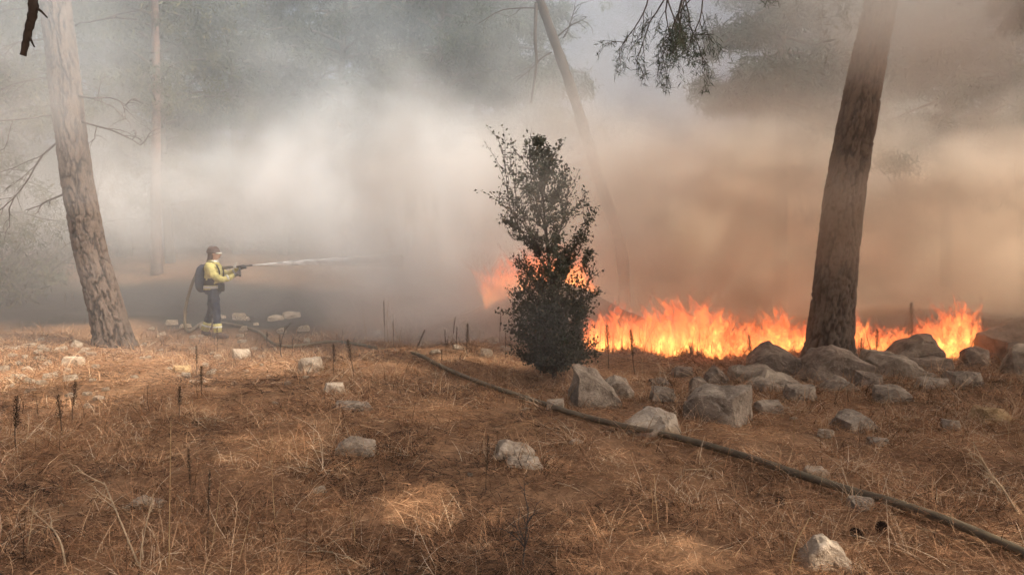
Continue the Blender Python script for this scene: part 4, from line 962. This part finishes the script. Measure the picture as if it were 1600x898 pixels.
hd = MB(); hd.tube(spline([loc((.40, -.035, 1.372)), loc((.41, -.03, 1.43)), loc((.45, 0, 1.45)), loc((.41, .03, 1.43)), loc((.40, .035, 1.372))], 12), .008, 6); obj('bail_handle', hd.mesh('bail_handle', M['metal_light']), nzo)

# water jet
def jet_mat():
    m, t, p = mat_new('water_spray'); o = t.obj(); a = t.attr('tint')
    n = t.noise(t.scale(o, (7, 40, 40)), 1, 4, .7)
    setp(t, p, (.85, .87, .88), .5)
    al = t.m('MULTIPLY', a, t.ss(.30, .62, n), clamp=True); t.l.new(al, p.inputs['Alpha']); M['jet'] = m
jet_mat()
jb = MB(); J0 = loc(b1); rj = random.Random(2)
for k in range(11):
    sp = (rj.gauss(0, .014), rj.gauss(0, .014)); pts = []
    for t in np.linspace(0, 1, 16):
        L = 2.9*t; v = Vector((L, sp[0]*L, .085*L-.030*L*L*.45+sp[1]*L)); pts.append(J0+Matrix.Rotation(R(4), 3, 'Z') @ v)
    n0 = jb.n; jb.tube(pts, np.linspace(.016, .075, 16), 6)
    jb.a[-1] = np.concatenate([np.repeat(np.interp(np.linspace(0, 1, 16), [0, .2, .5, .9, 1], [3.0, 1.8, .6, .0, .0]), 6), [1, 0]])
wj = obj('water_jet', jb.mesh('water_jet', M['jet']), None, tuple(FF)); tag(wj, 'thin white jet of water shooting from the hose nozzle', 'water jet')

# ------------------------------------------------------------------ fire
def flame_mat():
    m, t, p = mat_new('flame'); t.n.remove(p); P = t.pos(); a = t.attr('tint'); e = t.attr('edge')
    q = t.scale(P, (11, 11, 6.5)); n = t.noise(q, 1, 4, .65, 1.2); n2 = t.noise(t.scale(P, (5, 5, 2.5)), 1, 2, .5)
    heat = t.add(t.add(t.mul(a, .52), t.mul(t.sub(n, .5), 1.5)), t.mul(t.sub(n2, .5), 1.1))
    col = t.ramp(heat, [(0.0, (0.70, 0.085, 0.03)), (0.3, (0.92, 0.15, 0.045)), (0.58, (1.0, 0.25, 0.06)), (0.82, (1.0, 0.42, 0.09)), (1.0, (1.0, 0.62, 0.17))])
    st = t.ss(0.1, 1.0, heat, 1.25, 4.0)
    em = t.new('ShaderNodeEmission'); t.l.new(col, em.inputs[0]); t.l.new(st, em.inputs[1])
    lw = t.new('ShaderNodeLayerWeight'); lw.inputs[0].default_value = .35
    soft = t.m('SUBTRACT', 1.0, lw.outputs['Facing'])
    al = t.mul(t.mul(t.ss(.38, .66, n), soft), t.mul(e, .46))
    tr = t.new('ShaderNodeBsdfTransparent'); mx = t.new('ShaderNodeMixShader'); t.l.new(al, mx.inputs[0]); t.l.new(tr.outputs[0], mx.inputs[1]); t.l.new(em.outputs[0], mx.inputs[2])
    t.l.new(mx.outputs[0], t.n.get('Material Output').inputs[0]); M['flame'] = m
flame_mat()
fr = np.random.default_rng(17)
def licks(x, y, z, h, r0, full, nr=7, seg=5):
    """flame tongues: spindles that sway and twist; full = local height of the fire"""
    N = len(x); t = np.linspace(0, 1, nr)
    prof = np.power(t+.02, .35)*np.power(1-t, .75)*1.5; prof[-1] = .01; prof[0] = .35
    ph = fr.random(N)*6.28; am = (.06+.16*fr.random(N))*np.sqrt(h); lx = fr.normal(size=N)*.32-.08; ly = fr.normal(size=N)*.18; tw = fr.normal(size=N)*2; sq = .3+.4*fr.random(N); a0 = fr.random(N)*6.28
    V = np.zeros((N, nr, seg, 3)); hz = np.zeros((N, nr, seg)); ed = np.zeros((N, nr, seg))
    for i, tt in enumerate(t):
        cx = x+lx*h*tt**1.4+am*np.sin(ph+tt*5.5)*tt; cyy = y+ly*h*tt+am*.7*np.cos(ph*1.7+tt*4.5)*tt; cz = z+h*tt
        for j in range(seg):
            b = 2*np.pi*j/seg; an = a0+tw*tt; ux = np.cos(b); uy = np.sin(b)*sq; rr_ = r0*prof[i]
            V[:, i, j] = np.stack([cx+rr_*(ux*np.cos(an)-uy*np.sin(an)), cyy+rr_*(ux*np.sin(an)+uy*np.cos(an)), cz+0*x], -1)
        hz[:, i, :] = (1.05-1.0*(cz-0.0-base_z)/full)[:, None]; ed[:, i, :] = min(1, (1-tt)*1.35)*min(1, .35+tt*4)
    b = (np.arange(N)*nr*seg)[:, None, None]; i = np.arange(nr-1)[None, :, None]; j = np.arange(seg)[None, None, :]; k = (j+1) % seg
    Fq = np.stack([b+i*seg+j, b+i*seg+k, b+(i+1)*seg+k, b+(i+1)*seg+j], -1).reshape(-1, 4)
    return V.reshape(-1, 3), Fq, np.clip(hz, 0, 1.1).ravel(), ed.ravel()
def fire(label, prof, Yf, depth, n_per_m, seg_w=.7, big=1.0):
    """prof: (photo x, top y) outline used for flame height along the line at distance Yf(px)"""
    global base_z
    pxs = np.array([p[0] for p in prof], float); tops = np.array([p[1] for p in prof], float)
    x0 = (pxs[0]-800)/F*Yf(pxs[0]); e = empty('grass_fire', (x0, Yf(pxs[0]), H(x0, Yf(pxs[0])))); tag(e, label, 'fire')
    E = e.location
    nseg = max(1, int((pxs[-1]-pxs[0])*pxm(Yf(pxs[0]))/seg_w)); edges = np.linspace(pxs[0], pxs[-1], nseg+1)
    for s in range(nseg):
        wm = (edges[s+1]-edges[s])*pxm(Yf(edges[s])); n = int(n_per_m*wm)
        px = fr.uniform(edges[s]-4, edges[s+1]+4, n); dy = fr.random(n)**1.2*depth
        Yv = np.array([Yf(p) for p in px])+dy; x = (px-800)/F*Yv; z = height(x, Yv)
        tp = np.interp(px, pxs, tops); top = CAMZ+np.array([ray(p, q)[2]/ray(p, q)[1] for p, q in zip(px, tp)])*Yv
        full = np.clip(top-z, .15, 3)*(0.55+1.05*fbm(px*.045, dy*1.5, 3, 90))*(.9+.25*fr.random(n)); base_z = z
        lift = np.where(fr.random(n) < .55, fr.random(n)**1.3*.62, 0)*full
        h = (full-lift)*np.clip(.35+.65*fr.random(n)**1.2, .2, 1); r0 = (.045+.105*fr.random(n))*big*np.sqrt(np.clip(h, .1, 2))
        V, Fq, a, ed = licks(x, Yv, z+lift-.03, h, r0, full)
        obj('flame', mesh_np('flame', V-np.array(E), Fq, M['flame'], {'tint': a, 'edge': ed}, True), e)['kind'] = 'stuff'
    return e
fire('long line of orange grass fire burning behind the boulders and big pine', [(915, 500), (930, 478), (950, 470), (985, 488), (1010, 470), (1045, 470), (1085, 452), (1110, 468), (1130, 484), (1160, 480), (1190, 492), (1210, 456), (1235, 490), (1260, 496), (1300, 496), (1332, 478), (1350, 498), (1380, 506), (1410, 502), (1440, 494), (1470, 490), (1490, 470), (1503, 445), (1518, 478), (1535, 510), (1552, 530)],
     lambda p: 12.3+.3*math.sin(p*.02)+.22*math.sin(p*.071)-.0012*(p-930), 1.3, 330)
fire('distant burst of red orange flame half hidden by smoke behind the sapling', [(762, 420), (766, 396), (774, 384), (790, 380), (806, 378), (830, 374), (850, 368), (868, 374), (890, 372), (905, 380), (918, 396), (930, 435)], lambda p: 15.3+.002*(p-760), .8, 240, .8, .9)
# charred stems standing in the burning strip
def charred():
    n = 900; px = fr.uniform(925, 1545, n); Y = 12.0+fr.random(n)*1.3; x = (px-800)/F*Y; z = height(x, Y)
    ang = fr.random(n)*6.28; el = np.clip(1.2+.3*fr.normal(size=n), .4, 1.57)
    d = np.stack([np.cos(ang)*np.cos(el), np.sin(ang)*np.cos(el), np.sin(el)], -1)
    V, Fq, a = blades(np.stack([x, Y, z-.01], -1), d, .12+.5*fr.random(n)**2.2, .006+.007*fr.random(n), .2*fr.random(n), fr.random(n)*.6, 3)
    tag(obj('charred_stems', mesh_np('charred_stems', V, Fq, M['dead_spike'], {'tint': a})), 'blackened stems standing among the flames', 'charred stems', kind='stuff')
charred()

# ------------------------------------------------------------------ smoke: one closed box of drifting, uneven smoke
class GT(NT):
    def __init__(s, tree): s.t = tree; s.n = tree.nodes; s.l = tree.links
    def pos(s): return s.new('GeometryNodeInputPosition').outputs[0]
    def scale(s, v, sc, off=(0, 0, 0)):
        n = s.new('ShaderNodeVectorMath', operation='MULTIPLY_ADD'); s.l.new(v, n.inputs[0]); n.inputs[1].default_value = sc; n.inputs[2].default_value = off
        return n.outputs[0]
def smoke():
    x0, x1, y0, y1, z0, z1 = -28, 20, 6.5, 40, -1.5, 13; vox = .26
    g = bpy.data.node_groups.new('smoke_field', 'GeometryNodeTree')
    g.interface.new_socket('Geometry', in_out='INPUT', socket_type='NodeSocketGeometry'); g.interface.new_socket('Geometry', in_out='OUTPUT', socket_type='NodeSocketGeometry')
    t = GT(g); P = t.pos(); X, Y, Z = t.xyz(P)
    n1 = t.noise(t.scale(P, (.17, .20, .24), (1.3, 0, 2.2)), 1, 2.0, .55, .3); n2 = t.noise(t.scale(P, (.46, .42, .50), (5, 3, 1)), 1, 3.0, .62, .9)
    nn = t.add(t.mul(n1, .50), t.mul(n2, .50))
    # front of the smoke: nearer to the viewer higher up
    fr_ = t.add(t.add(Y, t.mul(t.m('MAXIMUM', t.sub(Z, 1.0), 0.0), .8)), t.mul(t.sub(nn, .5), 34.0))
    front = t.mul(t.ss(13.0, 16.5, fr_), t.ss(9.0, 13.5, t.add(Y, t.mul(t.m('MAXIMUM', t.sub(Z, 1.0), 0.0), .8))))
    low = t.ss(1.2, 3.8, t.add(Z, t.mul(t.ss(-6, 0, X), 2.6)), .06, 1.0)     # thinner near the ground on the left
    high = t.ss(2.6, 5.6, t.add(Z, t.mul(t.sub(n1, .5), 6.0)), 1.0, .045)
    clump = t.ss(.475, .545, nn)
    mid = t.mul(t.ss(-10, -3.5, X, .42, 1.0), t.ss(4, 10, X, 1.0, .5))
    dens = t.mul(t.mul(front, t.mul(low, high)), t.mul(mid, t.add(.05, t.mul(clump, .85))))
    wisp = 0.0
    for c, r, amp in SMOKE_WISPS:
        q = t.new('ShaderNodeVectorMath', operation='SUBTRACT'); t.l.new(P, q.inputs[0]); q.inputs[1].default_value = c
        d = t.new('ShaderNodeVectorMath', operation='DIVIDE'); t.l.new(q.outputs[0], d.inputs[0]); d.inputs[1].default_value = r
        L = t.new('ShaderNodeVectorMath', operation='LENGTH'); t.l.new(d.outputs[0], L.inputs[0])
        wisp = t.add(wisp, t.ss(1.0, .1, t.add(L.outputs['Value'], t.mul(t.sub(n2, .5), 1.4)), 0.0, amp))
    dens = t.add(t.add(dens, wisp), t.mul(t.mul(t.ss(2.2, 5.0, Z, 1, .06), t.ss(-9, -2, X, .65, 1)), t.add(t.mul(t.ss(8.0, 11.0, Y, 0, .020), t.ss(1.0, 4.0, X, 1.0, 2.4)), t.ss(11.0, 15.0, Y, 0, .035))))
    dens = t.mul(dens, t.mul(t.ss(x0, x0+6, X), t.ss(x1-6, x1, X, 1, 0)))
    dens = t.mul(dens, t.mul(t.ss(y0, y0+2, Y), t.mul(t.ss(y1-8, y1, Y, 1, 0), t.ss(z1-4, z1, Z, 1, 0))))
    dens = t.add(dens, .006)
    vc = t.new('GeometryNodeVolumeCube'); t.put(vc.inputs['Density'], dens); vc.inputs['Min'].default_value = (x0, y0, z0); vc.inputs['Max'].default_value = (x1, y1, z1)
    for k, n in (('X', x1-x0), ('Y', y1-y0), ('Z', z1-z0)): vc.inputs['Resolution '+k].default_value = int(n/vox)
    m, s_, p = mat_new('smoke'); s_.n.remove(p); X, Y, Z = s_.xyz(s_.pos())
    soot_shade = s_.ss(.43, .60, s_.noise(s_.scale(s_.pos(), (.36, .30, .42), (2, 4, 9)), 1, 2.0, .6, .8))  # sootier patches, also painting the shading between billows into the smoke colour
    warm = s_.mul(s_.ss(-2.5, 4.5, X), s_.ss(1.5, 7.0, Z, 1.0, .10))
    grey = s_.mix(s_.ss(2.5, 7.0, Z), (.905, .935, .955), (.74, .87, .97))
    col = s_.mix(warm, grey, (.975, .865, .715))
    col = s_.mix(soot_shade, col, s_.mix(1.0, col, s_.mix(warm, (.77, .75, .73), (.60, .56, .53)), 'MULTIPLY'))
    v = s_.new('ShaderNodeVolumePrincipled'); s_.l.new(col, v.inputs['Color']); v.inputs['Density'].default_value = 1.0; v.inputs['Anisotropy'].default_value = 0.0
    s_.l.new(v.outputs[0], s_.n.get('Material Output').inputs['Volume']); m.cycles.volume_step_rate = 3.5
    sm = t.new('GeometryNodeSetMaterial'); sm.inputs['Material'].default_value = m; t.l.new(vc.outputs[0], sm.inputs[0])
    t.l.new(sm.outputs[0], t.new('NodeGroupOutput').inputs[0])
    mb = MB(); mb.box(((x0+x1)/2, (y0+y1)/2, (z0+z1)/2), (x1-x0, y1-y0, z1-z0)); o = obj('smoke', mb.mesh('smoke', m, False))
    md = o.modifiers.new('smoke_field', 'NODES'); md.node_group = g
    tag(o, 'billowing grey brown smoke drifting through the pines', 'smoke', kind='stuff')
# thicker wisps: centre, radii (m), density
SMOKE_WISPS = [((-7.3, 11.2, 5.0), (3.2, 1.8, 3.0), .24), ((5.0, 9.6, 5.3), (2.6, 1.4, 2.0), .9), ((4.4, 9.8, 2.2), (1.8, .8, 1.2), .40), ((.5, 9.2, .8), (1.2, .7, .9), .16), ((2.1, 16.4, 3.6), (1.6, 1.0, 1.6), .5),
               ((-.1, 13.7, .0), (2.6, .9, 1.05), 1.0), ((-2.2, 14.4, 1.1), (3.0, 1.6, 1.7), .35), ((2.6, 11.5, .6), (2.2, .8, 1.1), .32), ((6.6, 11.0, .8), (2.6, .8, 1.1), .30), ((.35, 9.3, 2.3), (.7, .5, .7), .35), ((1.2, 11.2, .8), (1.2, .7, 1.0), .2)]
smoke()
